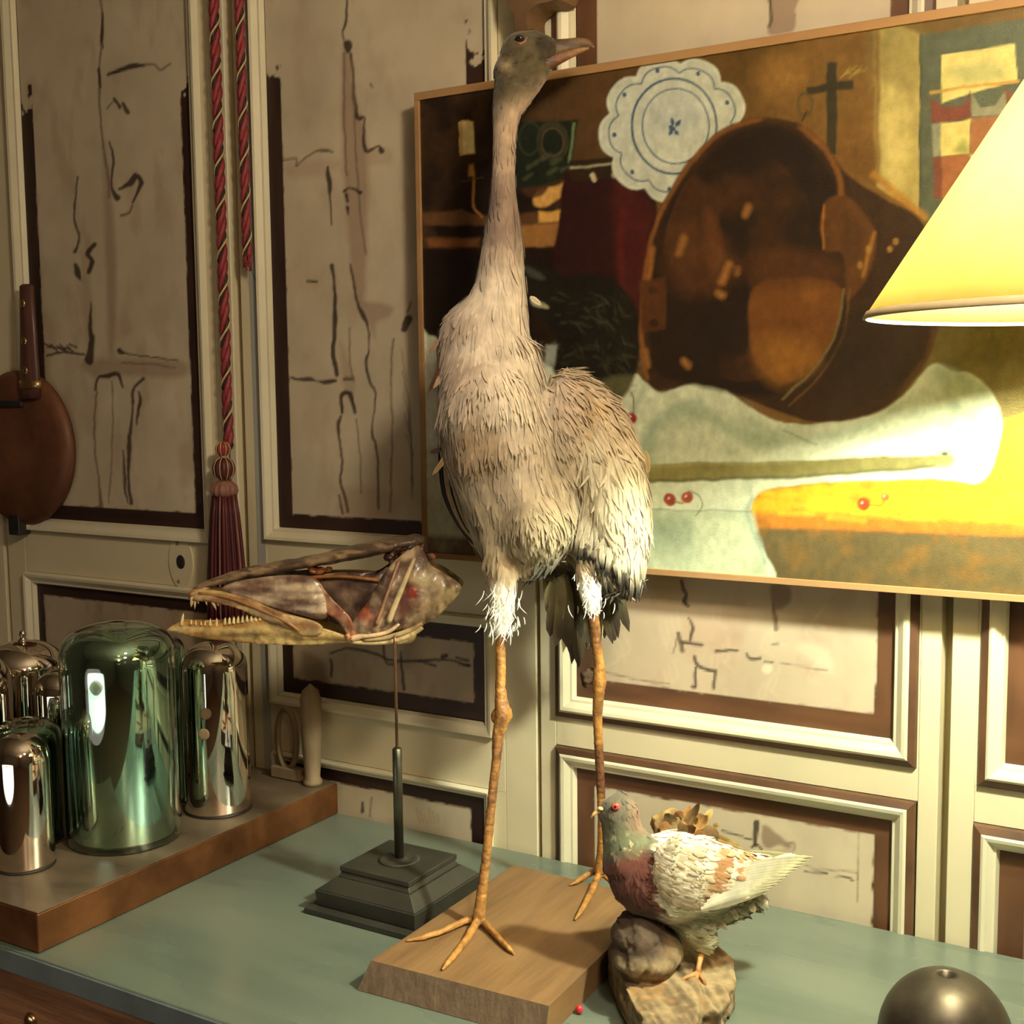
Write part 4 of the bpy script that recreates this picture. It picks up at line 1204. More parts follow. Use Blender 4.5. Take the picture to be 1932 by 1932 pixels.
path(bm_, [(945, 1010, 44, 1.620), (945, 1060, 36, 1.620), (948, 1110, 30, 1.619), (947, 1150, 25, 1.618), (944, 1182, 16, 1.617), (944, 1200, 10, 1.617)])
path(bm_, [(1104, 1020, 30, 1.65), (1107, 1080, 26, 1.642), (1112, 1122, 22, 1.645), (1118, 1158, 13, 1.65)])
body = remesh(bm_, 'body', .0042, 5, ck, M['plume'], noise=lambda V: (fbm(V * np.array([17, 17, 12]), 3, 31) - .5) * .022 * ss(V[:, 2], .98, 1.05) * (1 - ss(V[:, 2], 1.50, 1.62)))
HEADC, NECKC, PATCH, BREAST = lin(84, 74, 56), lin(172, 150, 130), lin(112, 92, 88), lin(216, 202, 184)
BELLY, THIGH, WHITE = lin(172, 158, 126), lin(160, 138, 110), lin(245, 240, 224)


def crane_col(P):
    x, y = proj(P)
    n = fbm(P * 46, 4, 40); n2 = fbm(P * np.array([90, 90, 22]), 3, 41)
    c = mixc(np.broadcast_to(HEADC, (len(P), 3)), NECKC, ss(y + (x - 960) * .55, 165, 225))
    pt_ = ss(y, 310, 360) * (1 - ss(y, 440, 500)) * (.35 + 1.1 * (n - .25))
    c = mixc(c, PATCH, np.clip(pt_, 0, 1))
    c = mixc(c, BREAST, ss(y, 430, 560))
    c = mixc(c, lin(172, 150, 132), np.clip(ss(y, 540, 640) * (1 - ss(y, 700, 800)) * (1 - ss(x, 850, 960)) * .8, 0, 1))
    c = mixc(c, lin(150, 124, 90), np.clip(1.35 * np.exp(-((x - 900) / 70) ** 2 - ((y - 850) / 60) ** 2) * (.35 + n), 0, .75))
    c = mixc(c, lin(238, 226, 206), np.clip(.9 * np.exp(-((x - 882) / 32) ** 2 - ((y - 658) / 18) ** 2) + .7 * np.exp(-((x - 965) / 40) ** 2 - ((y - 770) / 60) ** 2) + .6 * np.exp(-((x - 978) / 14) ** 2 - ((y - 900) / 24) ** 2), 0, .9))
    c = mixc(c, lin(168, 156, 136), np.clip(np.exp(-((x - 1056) / 34) ** 2 - ((y - 850) / 80) ** 2), 0, .8))
    c = mixc(c, BELLY, ss(y, 880, 980) * .8)
    c = mixc(c, lin(176, 150, 128), ss(x, 1040, 1080) * (1 - ss(y, 780, 860)) * .6)
    leg = ss(y, 1035, 1060) * ((x < 1000) | (x > 1086))
    c = mixc(c, THIGH, leg * .9)
    c = mixc(c, WHITE, leg * np.where(x < 1000, ss(y, 1080, 1140), ss(y, 1075, 1095)))
    c = mixc(c, lin(96, 92, 68), ss(y, 1045, 1075) * ((x > 1000) & (x < 1086)))
    c = mixc(c, lin(60, 50, 40), .65 * np.clip(ss(x, 1000, 1050) * (1 - ss(y, 95, 150)), 0, 1))
    c = mixc(c, lin(168, 148, 120), .7 * np.exp(-((x - 950) / 12) ** 2 - ((y - 124) / 10) ** 2))
    hd = (1 - ss(y, 150, 200))
    c = mixc(c, lin(40, 34, 28), .8 * hd * np.clip(np.exp(-((x - 1022) / 16) ** 2 - ((y - 84) / 18) ** 2) + .5 * ss(fbm(P * 150, 3, 43), .52, .66), 0, 1))
    return np.clip(c * (.70 + .42 * n + .22 * n2)[:, None], .004, .9)


V = coords(body.data)
set_cols(body.data, crane_col(V))


def crane_flow(P, N):
    x, y = proj(P)
    d = np.tile(-UP, (len(P), 1)) + CR * (ss(x, 1000, 1150) * .35)[:, None] + CR * ((x - 930) / 400 * ss(y, 560, 700))[:, None]
    hd = ss(y, 200, 150)
    return d * (1 - hd)[:, None] + (-CR * .9 - UP * .5)[None] * hd[:, None]


nolegs = lambda P, N: 1.0 * (proj(P)[1] < 1195)
coat(ck, body.data, 15000, crane_flow, crane_col, lambda P: np.interp(proj(P)[1], [60, 160, 220, 500, 620, 1060, 1100, 1200], [.006, .008, .012, .020, .027, .030, .016, .010]),
     lambda P: np.interp(proj(P)[1], [60, 160, 220, 500, 620, 1060, 1200], [.0009, .0010, .0011, .0013, .0019, .0021, .0010]), lift=.016, curl=.020, jit=.12, sink=.0006, vee=.04)
# loose white down at the ends of the thighs
for (cx, cy, dp, n, s) in ((950, 1152, 1.618, 170, 1), (1112, 1120, 1.645, 60, .7)):
    Pn = np.array([at(cx + rng.normal(0, 15), cy + rng.uniform(-50, 38), dp - .012 + rng.normal(0, .006)) for _ in range(n)])
    D = np.array([-UP * rng.uniform(.5, 1) + CR * rng.normal(.14, .14) - HF * rng.uniform(0, .5) for _ in range(n)])
    Vv, Fv, Cv = feather_arrays(Pn, D, np.tile(-HF, (n, 1)) + rng.normal(0, .3, (n, 3)), rng.uniform(.008, .022, n) * s, np.full(n, .0006), np.tile(WHITE, (n, 1)), np.tile(WHITE, (n, 1)), .3, -.2, rng.normal(.3, .3, n))
    tag(link('down', mesh_from('down', Vv, Fv, Cv), ck, M['plume']), kind='stuff')

# bill, eye
bl = MB()
path(bl, [(1026, 96, 22, 1.62), (1048, 92, 18, 1.62), (1070, 87, 14, 1.62), (1092, 82, 11.5, 1.62), (1108, 82, 9, 1.62), (1118, 86, 5, 1.62), (1121, 92, 2, 1.62)], 14, .62)
o = remesh(bl, 'upper_bill', .0014, 3, ck, M['skin'])
Vb = coords(o.data); xb, yb = proj(Vb); nb = fbm(Vb * 160, 3, 50)
cb = mixc(np.broadcast_to(lin(84, 60, 36), (len(Vb), 3)), lin(150, 104, 58), ss(xb, 1040, 1115) * .8)
cb = mixc(cb, lin(46, 34, 24), np.exp(-((yb - np.interp(xb, [1030, 1060, 1110], [88, 84, 84])) / 4.5) ** 2) * ss(xb, 1045, 1075) * .85)
set_cols(o.data, .72 * cb * (.75 + .5 * nb)[:, None])
bl = MB()
path(bl, [(1018, 121, 18, 1.62), (1044, 113, 14, 1.62), (1070, 103, 10, 1.62), (1094, 95, 7, 1.62), (1112, 91, 3, 1.62)], 14, .62)
o = remesh(bl, 'lower_bill', .0014, 3, ck, M['skin'])
Vb = coords(o.data); xb, yb = proj(Vb)
cb = mixc(np.broadcast_to(lin(96, 60, 36), (len(Vb), 3)), lin(150, 100, 54), ss(xb, 1045, 1085)); cb = mixc(cb, lin(120, 62, 32), np.exp(-((xb - 1056) / 10) ** 2 - ((yb - 110) / 8) ** 2))
set_cols(o.data, .75 * cb * (.75 + .5 * fbm(Vb * 160, 3, 51))[:, None])
eye = MB(); blob(eye, 981, 72, 1.5955, 8.5, 6.5, .004, .1, 14, 10); eo = eye.build('eye', M['eye'], ck)
ld = MB(); path(ld, [(974, 81, 1.4, 1.5958), (983, 83, 2.4, 1.5950), (991, 78, 2.2, 1.5956), (994, 70, 1.2, 1.5966)], 8); ld.build('eyelid', M['rose'], eo)


# legs
def leg(pts, toes, knobs, name='leg'):
    b = MB(); path(b, [(x, y, r * .92, d) for x, y, r, d in pts], 12)
    for k in knobs: blob(b, *k)
    for t in toes:
        P = [on_z(x, y, ZB + h) for x, y, h, r in t]
        b.tube(P, [r for *_, r in t], n=10)
    o = remesh(b, name, .0014, 2, ck, M['skin'], noise=lambda V: (fbm(V * np.array([120, 120, 240]), 3, 60) - .5) * .0016)
    V = coords(o.data); x, y = proj(V); n = fbm(V * np.array([70, 70, 30]), 4, 61); n3 = fbm(V * np.array([60, 60, 420]), 2, 62)
    c = mixc(np.broadcast_to(lin(176, 126, 62), (len(V), 3)), lin(100, 64, 40), np.clip((n - .38) * 2.6 + .3 * ss(y, 1300, 1420) * (1 - ss(y, 1480, 1560)), 0, 1))
    c = mixc(c, lin(190, 138, 70), ss(y, 1640, 1760) * .6)
    set_cols(o.data, np.clip(c * (.72 + .5 * n3)[:, None], .01, .9))
    return o


def lerp_d(pts, y0, d0, y1, d1): return [(x, y, r, d0 + (d1 - d0) * (y - y0) / (y1 - y0)) for x, y, r in pts]


f1 = (on_z(903, 1738, ZB + .008) - CAM) @ FW
f2 = (on_z(1130, 1652, ZB + .008) - CAM) @ FW
leg(lerp_d([(944, 1180, 11), (945, 1250, 10.5), (944, 1298, 11), (946, 1325, 14), (949, 1345, 17), (945, 1366, 15), (939, 1390, 12), (937, 1430, 10), (931, 1480, 9.5), (925, 1540, 9.5), (919, 1600, 9.5), (912, 1660, 10), (907, 1700, 12), (903, 1732, 13)], 1180, 1.617, 1732, f1),
    [[(900, 1733, .008, 0.0054), (876, 1738, .006, 0.0045), (832, 1758, .005, 0.0040), (800, 1768, .0045, 0.0036), (766, 1775, .002, 0.0016)],
     [(899, 1740, .008, 0.0056), (882, 1770, .006, 0.0048), (860, 1798, .005, 0.0042), (844, 1818, .0045, 0.0036), (834, 1830, .002, 0.0016)],
     [(908, 1735, .008, 0.0050), (926, 1754, .006, 0.0043), (946, 1776, .005, 0.0037), (960, 1790, .0045, 0.0032), (971, 1801, .002, 0.0014)]],
    [(949, 1347, 1.612, 18, 20, .011), (935, 1352, 1.612, 9, 14, .008)])
leg(lerp_d([(1118, 1145, 11), (1122, 1180, 11), (1126, 1220, 10.5), (1131, 1255, 11), (1131, 1285, 15), (1129, 1312, 12), (1127, 1350, 10), (1130, 1420, 9.5), (1134, 1500, 9), (1136, 1560, 9), (1135, 1610, 10), (1131, 1645, 12)], 1145, 1.65, 1645, f2),
    [[(1131, 1648, .008, 0.0054), (1112, 1690, .006, 0.0048), (1097, 1718, .005, 0.0040), (1084, 1736, .002, 0.0016)],
     [(1128, 1640, .008, 0.0050), (1104, 1653, .006, 0.0043), (1088, 1663, .005, 0.0036), (1074, 1671, .002, 0.0014)],
     [(1134, 1645, .008, 0.0050), (1160, 1668, .006, 0.0043), (1185, 1690, .004, 0.0029)]],
    [(1129, 1284, 1.675, 13, 17, .009)])
kb = MB(); blob(kb, 1108, 1277, 1.674, 13, 15, .010); blob(kb, 1118, 1268, 1.674, 9, 9, .008); blob(kb, 1104, 1290, 1.674, 7, 8, .006)
o = remesh(kb, 'dried_skin_knob', .002, 2, ck, M['bark'], noise=lambda V: (fbm(V * 200, 3, 63) - .5) * .006); set_cols(o.data, np.tile(lin(66, 46, 30), (len(o.data.vertices), 1)))

# right-hand wing
CREAM = lin(226, 216, 188)
wb = MB()
slices(wb, [(712, 1032, 1078, 1.668, .02), (740, 1028, 1120, 1.660, .040), (780, 1036, 1166, 1.650, .052), (830, 1052, 1196, 1.645, .056), (880, 1070, 1214, 1.642, .056), (930, 1088, 1223, 1.641, .052),
            (980, 1096, 1226, 1.641, .046), (1030, 1098, 1225, 1.643, .038), (1070, 1112, 1222, 1.646, .028), (1105, 1152, 1212, 1.650, .014)])
wing = remesh(wb, 'wing', .0042, 5, ck, M['plume'], noise=lambda V: (fbm(V * np.array([60, 60, 18]), 3, 70) - .5) * .008)


def wing_col(P):
    x, y = proj(P); n = fbm(P * np.array([60, 60, 20]), 4, 71)
    c = mixc(np.broadcast_to(lin(206, 186, 160), (len(P), 3)), CREAM, ss(y + (1100 - x) * .5, 760, 860))
    c = mixc(c, lin(176, 150, 110), np.clip((n - .56) * 4, 0, .7))
    return c * (.84 + .30 * n)[:, None]


set_cols(wing.data, wing_col(coords(wing.data)))


def wing_flow(P, N):
    x, y = proj(P)
    return np.tile(-UP, (len(P), 1)) + CR * (np.where(y < 860, .55, .12))[:, None] + HF * .1


def wing_end(x): return np.interp(x, [1080, 1110, 1140, 1165, 1200, 1216, 1230], [1046, 1062, 1082, 1108, 1142, 1136, 1096])


def dark_tip(Pt, c):
    x, y = proj(Pt)
    return mixc(c, np.broadcast_to(lin(40, 34, 28), c.shape), ss(y - wing_end(x) + rng.normal(0, 18, len(y)), -46, -14) * .95)


coat(wing, wing.data, 5200, wing_flow, wing_col, .038, .0020, 'coverts', .035, .045, vee=.10, jit=.20, tipf=dark_tip)
# long hanging wing feathers, one object each
def feather_obj(parent, P, D, N, L, W, c0, c1, lift=.1, curl=.1, side=0.0, name='feather', mat='plume'):
    n = 9
    t = np.linspace(0, 1, n)
    D = D / np.linalg.norm(D); N = N - D * (N @ D); N /= np.linalg.norm(N); S = np.cross(D, N)
    w = W * np.minimum(1, .35 + 2.2 * t) * np.sqrt(np.clip(1 - t ** 3.2, 0, 1)) + W * .03
    v, c = [], []
    for i in range(n):
        b = P + D * L * t[i] + N * L * (lift * t[i] - curl * t[i] ** 2) + S * L * side * t[i] ** 2
        cc = c0 + (c1 - c0) * float(ss(np.array(t[i]), .45, .85))
        for s, h in ((-1, 0), (-.12, .10), (.12, .10), (1, 0)):
            v.append(b + S * w[i] * s + N * W * h); c.append(cc * (.7 if abs(s) < .5 else 1.0))
    f = [(i * 4 + j, i * 4 + j + 1, i * 4 + j + 5, i * 4 + j + 4) for i in range(n - 1) for j in range(3)]
    return MB().add(v, f, np.clip(c, .003, .9)).build(name, M[mat], parent)


for k in range(110):
    u = (k * .618) % 1.0; r = rng.random()
    x0, y0 = 1096 + 118 * u, 930 + 110 * r
    tip = np.array([x0 + rng.uniform(-14, 10) - (1 - u) * 6, min(1146, y0 + rng.uniform(90, 150) - (1 - u) * 18)])
    tip[1] = min(tip[1], wing_end(tip[0]) + rng.uniform(-14, 8))
    d0 = 1.641 - .040 + .030 * abs(u - .4) + .004 * rng.random()
    A, B = at(x0, y0, d0), at(tip[0], tip[1], d0 + .012)
    L = np.linalg.norm(B - A)
    c0 = CREAM * rng.uniform(.82, 1.04)
    dk = float(ss(np.array(tip[1] - wing_end(tip[0])), -60, -20))
    c1 = c0 * (1 - dk) + lin(38, 32, 26) * dk
    feather_obj(wing, A, B - A, -HF + CR * (u - .5) * .8, L, rng.uniform(.0022, .0044), c0, c1, .04, .06 + rng.uniform(-.06, .14), rng.normal(0, .10))

# left-hand wing, seen edge on
wb = MB()
slices(wb, [(835, 824, 840, 1.70, .02), (880, 829, 868, 1.70, .036), (930, 842, 884, 1.70, .040), (980, 862, 904, 1.70, .036), (1028, 890, 914, 1.70, .02)])
wl = remesh(wb, 'wing', .004, 4, ck, M['plume'])
set_cols(wl.data, np.tile(lin(150, 130, 100), (len(wl.data.vertices), 1)))
for k in range(6):
    f = k / 5
    pts = [(829 + 22 * f, 852 + 10 * f), (840 + 22 * f, 930), (868 + 16 * f, 990), (908 + 8 * f, 1040 - 14 * f)]
    dk = lin(26, 20, 18) if k < 2 or k == 4 else lin(170, 148, 110)
    P = [at(x, y, 1.655 + .01 * f - .004 * k) for x, y in smooth_pts(pts, False, 4)]
    b = MB(); b.tube(P, np.interp(np.linspace(0, 1, len(P)), [0, .3, .8, 1], [.0020, .0050, .0042, .0008]), .0014, HF, 6, dk); b.build('feather', M['plume'], wl)
for (x0, y0, x1, y1, c) in ((836, 676, 815, 742, (88, 58, 44)), (842, 690, 822, 735, (190, 166, 136)), (826, 640, 812, 668, (150, 122, 104)), (834, 846, 812, 856, (60, 50, 40)), (848, 850, 820, 900, (150, 122, 84)), (1000, 560, 1022, 573, (236, 220, 190)), (1218, 850, 1228, 893, (200, 176, 130)), (1150, 770, 1190, 830, (120, 98, 70)), (1178, 800, 1200, 838, (70, 56, 42))):
    A, B = at(x0, y0, 1.60 if x0 < 1050 else 1.625), at(x1, y1, 1.60 if x0 < 1050 else 1.63)
    feather_obj(ck, A, B - A, -HF, np.linalg.norm(B - A), .0035, lin(*c), lin(*c), .05, .1, .1)

# drooping tail
tl = empty('tail', tuple(at(1090, 1060, 1.70))); tl.parent = ck; tl.matrix_parent_inverse = ck.matrix_world.inverted()
for k in range(44):
    u = k / 43
    x0 = 1040 + 110 * ((k * .618) % 1)
    e = ((k * .381) % 1)
    xt = 1028 + 144 * ((k * .618) % 1) + rng.uniform(-8, 8)
    yt = np.interp(xt, [1022, 1056, 1095, 1130, 1172], [1130, 1212, 1262, 1232, 1196]) - 55 * e * (k % 2)
    dp = 1.695 - .018 * e
    A, B = at(x0, 1040 + 60 * e, dp), at(xt, yt, dp + .012)
    c0 = lin(98, 90, 62) * rng.uniform(.7, 1.2); c1 = lin(58, 48, 36) if k % 5 else lin(176, 164, 112)
    feather_obj(tl, A, B - A, -HF + CR * (u - .5), np.linalg.norm(B - A), rng.uniform(.007, .013), c0, c1, .03, .06, rng.normal(0, .06))
# ------------------------------------------------------------------ stuffed pigeon on a lump of driftwood
pg = tag(empty('stuffed_pigeon', tuple(on_z(1280, 1880, TZ))), 'stuffed pigeon with cream wings and red-brown breast standing on a lump of driftwood', 'stuffed bird')
PD = 1.455
lg = MB()
def slab(pts, z0, z1, k=1.0):
    B = np.array([on_z(x, y, TZ + z1) for x, y in pts]); c = B.mean(0)
    lo = B.copy(); lo = c + (lo - c) * k; lo[:, 2] = TZ + z0
    n = len(pts)
    lg.add(np.r_[lo, B], [tuple(range(n - 1, -1, -1)), tuple(range(n, 2 * n))] + [(i, (i + 1) % n, n + (i + 1) % n, n + i) for i in range(n)])
slab([(1150, 1748), (1215, 1728), (1290, 1748), (1318, 1795), (1325, 1870), (1316, 1940), (1290, 2010), (1235, 1990), (1200, 1905), (1165, 1840), (1144, 1790)], .001, .044, .94)
slab([(1300, 1765), (1345, 1772), (1384, 1806), (1391, 1850), (1378, 1882), (1362, 1905), (1336, 1900), (1318, 1915), (1290, 1860)], .001, .036, .90)
slab([(1190, 1722), (1255, 1722), (1300, 1760), (1260, 1800), (1185, 1780)], .001, .050, .9)
for x, y, d_, rx, ry, rd in ((1204, 1766, 1.450, 52, 44, .045), (1216, 1802, 1.440, 66, 34, .045), (1250, 1790, 1.452, 40, 34, .04)): blob(lg, x, y, d_, rx, ry, rd)
g0 = on_z(1300, 1940, TZ) - on_z(1160, 1750, TZ); g0 /= np.linalg.norm(g0); GR = np.array([[g0[1], -g0[0], 0], [g0[0], g0[1], 0], [0, 0, 1.]])
log = remesh(lg, 'driftwood', .0026, 9, pg, M['bark'], noise=lambda V: (fbm(V @ GR.T * np.array([60, 14, 60]), 4, 80) - .5) * .006 - .003 * ss(fbm(V @ GR.T * np.array([150, 16, 60]), 3, 81), .58, .68))
Vl = coords(log.data)
Vl[:, 2] = np.maximum(Vl[:, 2], TZ + .0008); Vl[:, 0] = np.maximum(Vl[:, 0], np.interp(Vl[:, 2], [TZ + .036, TZ + .06], [-.642, -.675])); log.data.vertices.foreach_set('co', Vl.ravel())
nl = .45 * fbm(Vl * np.array([50, 40, 60]), 3, 82) + .55 * fbm(Vl @ GR.T * np.array([190, 16, 120]), 4, 84)
cl_ = mixc(np.broadcast_to(lin(98, 82, 60), (len(Vl), 3)), lin(148, 130, 96), ss(nl, .35, .62)); cl_ = mixc(cl_, lin(52, 36, 26), np.clip((.36 - nl) * 6, 0, .9)); cl_ = mixc(cl_, lin(150, 112, 68), .5 * ss(fbm(Vl * 34, 3, 83), .58, .7))
xh, yh = proj(Vl); cl_ = mixc(cl_, lin(56, 42, 32), np.clip(1.1 * np.exp(-((xh - 1202) / 68) ** 4 - ((yh - 1762) / 60) ** 4), 0, .93)); set_cols(log.data, cl_)  # shade under the pigeon's breast painted as a dark patch on the wood

pb = MB()
path(pb, [(1158, 1630, 30, PD), (1180, 1640, 56, PD), (1205, 1650, 74, PD), (1260, 1655, 86, PD), (1330, 1655, 76, PD), (1390, 1652, 50, PD), (1430, 1648, 26, PD)], 20, .92)
path(pb, [(1166, 1530, 34, PD), (1172, 1560, 37, PD), (1182, 1592, 47, PD), (1194, 1630, 60, PD)], 18, .9)
blob(pb, 1168, 1532, PD, 37, 37, .020); blob(pb, 1150, 1536, PD, 22, 24, .014)
path(pb, [(1300, 1720, 46, PD), (1318, 1752, 38, PD - .006), (1324, 1778, 24, PD - .008), (1325, 1795, 13, PD - .008)], 14)
path(pb, [(1262, 1725, 34, PD + .028), (1268, 1752, 24, PD + .03), (1270, 1770, 12, PD + .03)], 14)
path(pb, [(1330, 1722, 34, PD), (1380, 1714, 25, PD), (1430, 1694, 14, PD)], 14, .8)
pbody = remesh(pb, 'body', .0026, 5, pg, M['plume'], noise=lambda V: (fbm(V * 80, 3, 90) - .5) * .003)
SLATE, IRID, MAROON, PCR, PGR, RUST = lin(98, 92, 78), lin(96, 104, 80), lin(92, 52, 44), lin(238, 230, 204), lin(150, 150, 124), lin(172, 122, 76)


def pig_col(P):
    x, y = proj(P); n = fbm(P * 90, 4, 91); n2 = fbm(P * 200, 3, 92)
    c = mixc(np.broadcast_to(SLATE, (len(P), 3)), lin(150, 112, 88), ss(x - 1168, 8, 40) * (1 - ss(y, 1560, 1590)) * .6)
    c = mixc(c, IRID, ss(y + .25 * (1200 - x), 1545, 1590) * (.35 + .8 * n)); c = mixc(c, lin(206, 188, 140), ss(n2, .60, .72) * ss(y, 1565, 1590) * (1 - ss(y, 1610, 1640)) * .8)
    c = mixc(c, MAROON, ss(y + (x - 1180) * .25, 1596, 1632))
    c = mixc(c, PCR, ss(x + (y - 1640) * -.10 + (n - .5) * 40, 1228, 1252))
    c = mixc(c, PGR, ss(y + (x - 1300) * .35, 1715, 1745) * ss(x, 1200, 1260)); c = mixc(c, lin(206, 198, 160), ss(y, 1752, 1772) * (x > 1290) * .6)
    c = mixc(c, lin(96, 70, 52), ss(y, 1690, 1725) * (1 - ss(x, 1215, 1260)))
    return np.clip(c * (.76 + .5 * n)[:, None], .01, .85)


set_cols(pbody.data, pig_col(coords(pbody.data)))


def pig_flow(P, N):
    x, y = proj(P)
    a = ss(x, 1180, 1260)
    return np.tile(-UP, (len(P), 1)) * (1.1 - .85 * a)[:, None] + CR * (.25 + 1.0 * a)[:, None]


coat(pg, pbody.data, 5200, pig_flow, pig_col, lambda P: np.interp(proj(P)[0], [1120, 1170, 1250, 1400], [.006, .009, .015, .02]), lambda P: np.interp(proj(P)[0], [1120, 1200, 1400], [.0012, .0019, .0028]), lift=.08, curl=.09, jit=.22)
# folded wing
wb = MB()
path(wb, [(1236, 1632, 40, PD - .038), (1262, 1640, 66, PD - .046), (1310, 1648, 74, PD - .050), (1360, 1650, 60, PD - .044), (1410, 1648, 42, PD - .032), (1450, 1636, 26, PD - .02)], 20, .30)
pw = remesh(wb, 'wing', .0024, 4, pg, M['plume'])


def pw_col(P):
    x, y = proj(P); n = fbm(P * np.array([90, 90, 90]), 4, 95)
    c = np.tile(PCR, (len(P), 1)); c = mixc(c, lin(186, 174, 138), ss(n, .42, .62) * .75); c = mixc(c, lin(196, 160, 112), ss(fbm(P * 130, 3, 97), .56, .7) * .45)
    bar = lambda a, w: np.exp(-((x + (y - 1640) * .22 - a) / w) ** 2)
    c = mixc(c, RUST, np.clip(bar(1360, 15) * ss(y, 1594, 1608) * 1.25, 0, .92)); c = mixc(c, RUST, np.clip(bar(1400, 14) * (ss(n, .38, .54)) * (y < 1660) * 1.2, 0, .85))
    return c * (.86 + .26 * n)[:, None]


set_cols(pw.data, pw_col(coords(pw.data)))
coat(pw, pw.data, 2400, lambda P, N: np.tile(CR - UP * .28, (len(P), 1)), pw_col, .013, .0026, 'coverts', .035, .06, jit=.15, keep=lambda P, N: 1.0 * (N @ HF < .35))
for k in range(12):                                       # primaries and secondaries
    f = k / 11
    A = at(1322 + 62 * f, 1716 - 78 * f, PD - .058 + .012 * f); B = at(1452 + 82 * f, 1672 - 62 * f, PD - .024 + .010 * f)
    feather_obj(pw, A, B - A, -HF - UP * .35, np.linalg.norm(B - A), .0085 - .002 * f, lin(246, 240, 214) * (1 - .05 * (k % 2)), lin(250, 240, 190), .03, .02, .04)
wb = MB()
path(wb, [(1240, 1618, 36, PD + .040), (1300, 1626, 52, PD + .046), (1370, 1632, 40, PD + .038), (1430, 1630, 22, PD + .02)], 16, .30)
pw2 = remesh(wb, 'wing', .003, 4, pg, M['plume']); set_cols(pw2.data, pw_col(coords(pw2.data)))
for k in range(5):
    A = at(1360 + 10 * k, 1640 - 8 * k, PD + .03); B = at(1462 + 12 * k, 1640 - 6 * k, PD + .012)
    feather_obj(pw2, A, B - A, HF + UP * .8, np.linalg.norm(B - A), .007, lin(246, 240, 214), lin(250, 240, 190), .03, .02)
ta = empty('tail', tuple(at(1420, 1650, PD))); ta.parent = pg; ta.matrix_parent_inverse = pg.matrix_world.inverted()
for k in range(9):
    f = k / 8
    A = at(1405, 1655, PD + .02 * (f - .5)); B = at(1520 - 50 * abs(f - .5), 1612 + 12 * f, PD + .04 * (f - .5) + .004)
    feather_obj(ta, A, B - A, UP - HF * .4, np.linalg.norm(B - A), .0075, lin(244, 236, 206), lin(248, 238, 188), .01, .01, .05 * (f - .5))
for k in range(26):                                       # grey under-tail tufts
    x, y = 1318 + 118 * (k / 26), 1738 - 44 * (k / 26) + rng.normal(0, 6)
    A = at(x, y - 10, PD - .012); B = at(x + rng.uniform(10, 24), y + rng.uniform(4, 22) - 10, PD - .014)
    feather_obj(pg, A, B - A, -HF, np.linalg.norm(B - A), .0042, (PGR, lin(206, 200, 166))[k % 2] * .9, (PGR, lin(206, 200, 166))[k % 2], .1, .12, rng.normal(0, .2))
ey = MB(); blob(ey, 1162, 1522, PD - .0185, 8.5, 7.5, .0035, 0, 14, 10); eo = ey.build('eye', M['redeye'], pg)
pu = MB(); blob(pu, 1161, 1522, PD - .0215, 2.6, 2.6, .0012, 0, 10, 8); pu.build('pupil', M['eye'], eo)
be = MB(); path(be, [(1140, 1529, 8, PD - .004), (1130, 1530, 5.5, PD - .006), (1121, 1535, 3.6, PD - .008), (1115, 1543, 1.5, PD - .009)], 10, .7)
o = be.build('bill', M['skin'], pg); set_cols(o.data, np.tile(lin(196, 160, 104), (len(o.data.vertices), 1)))
ce = MB(); blob(ce, 1133, 1526, PD - .0085, 6, 4, .003, .2, 10, 8); o = ce.build('cere', M['skin'], pg); set_cols(o.data, np.tile(lin(226, 196, 140), (len(o.data.vertices), 1)))


def pleg(pts, toes):
    b = MB(); path(b, pts, 10)
    for t in toes: path(b, t, 8)
    o = b.build('leg', M['skin'], pg)
    V = coords(o.data); set_cols(o.data, mixc(np.broadcast_to(lin(206, 150, 88), (len(V), 3)), lin(110, 74, 52), ss(proj(V)[1], 1800, 1880)))


pleg([(1325, 1785, 6, PD - .008), (1323, 1800, 6.5, PD - .012), (1319, 1820, 5, PD - .02), (1316, 1838, 6, PD - .027)],
     [[(1316, 1836, 4.5, PD - .028), (1312, 1856, 4.2, PD - .036), (1310, 1878, 3, PD - .042)], [(1315, 1836, 4.5, PD - .028), (1296, 1844, 4, PD - .032), (1272, 1856, 2.6, PD - .034)], [(1318, 1836, 4.5, PD - .028), (1328, 1850, 4, PD - .034), (1332, 1868, 2.6, PD - .038)]])
pleg([(1270, 1764, 6, PD + .03), (1262, 1782, 5, PD + .022), (1252, 1798, 5, PD + .016), (1242, 1812, 5, PD + .010)],
     [[(1242, 1812, 4.5, PD + .010), (1220, 1818, 4, PD + .006), (1192, 1826, 2.4, PD + .002)], [(1242, 1812, 4.5, PD + .010), (1232, 1824, 4, PD + .003), (1222, 1834, 2.4, PD - .003)], [(1244, 1812, 4.5, PD + .01), (1254, 1824, 4, PD + .003), (1260, 1836, 2.4, PD - .002)]])
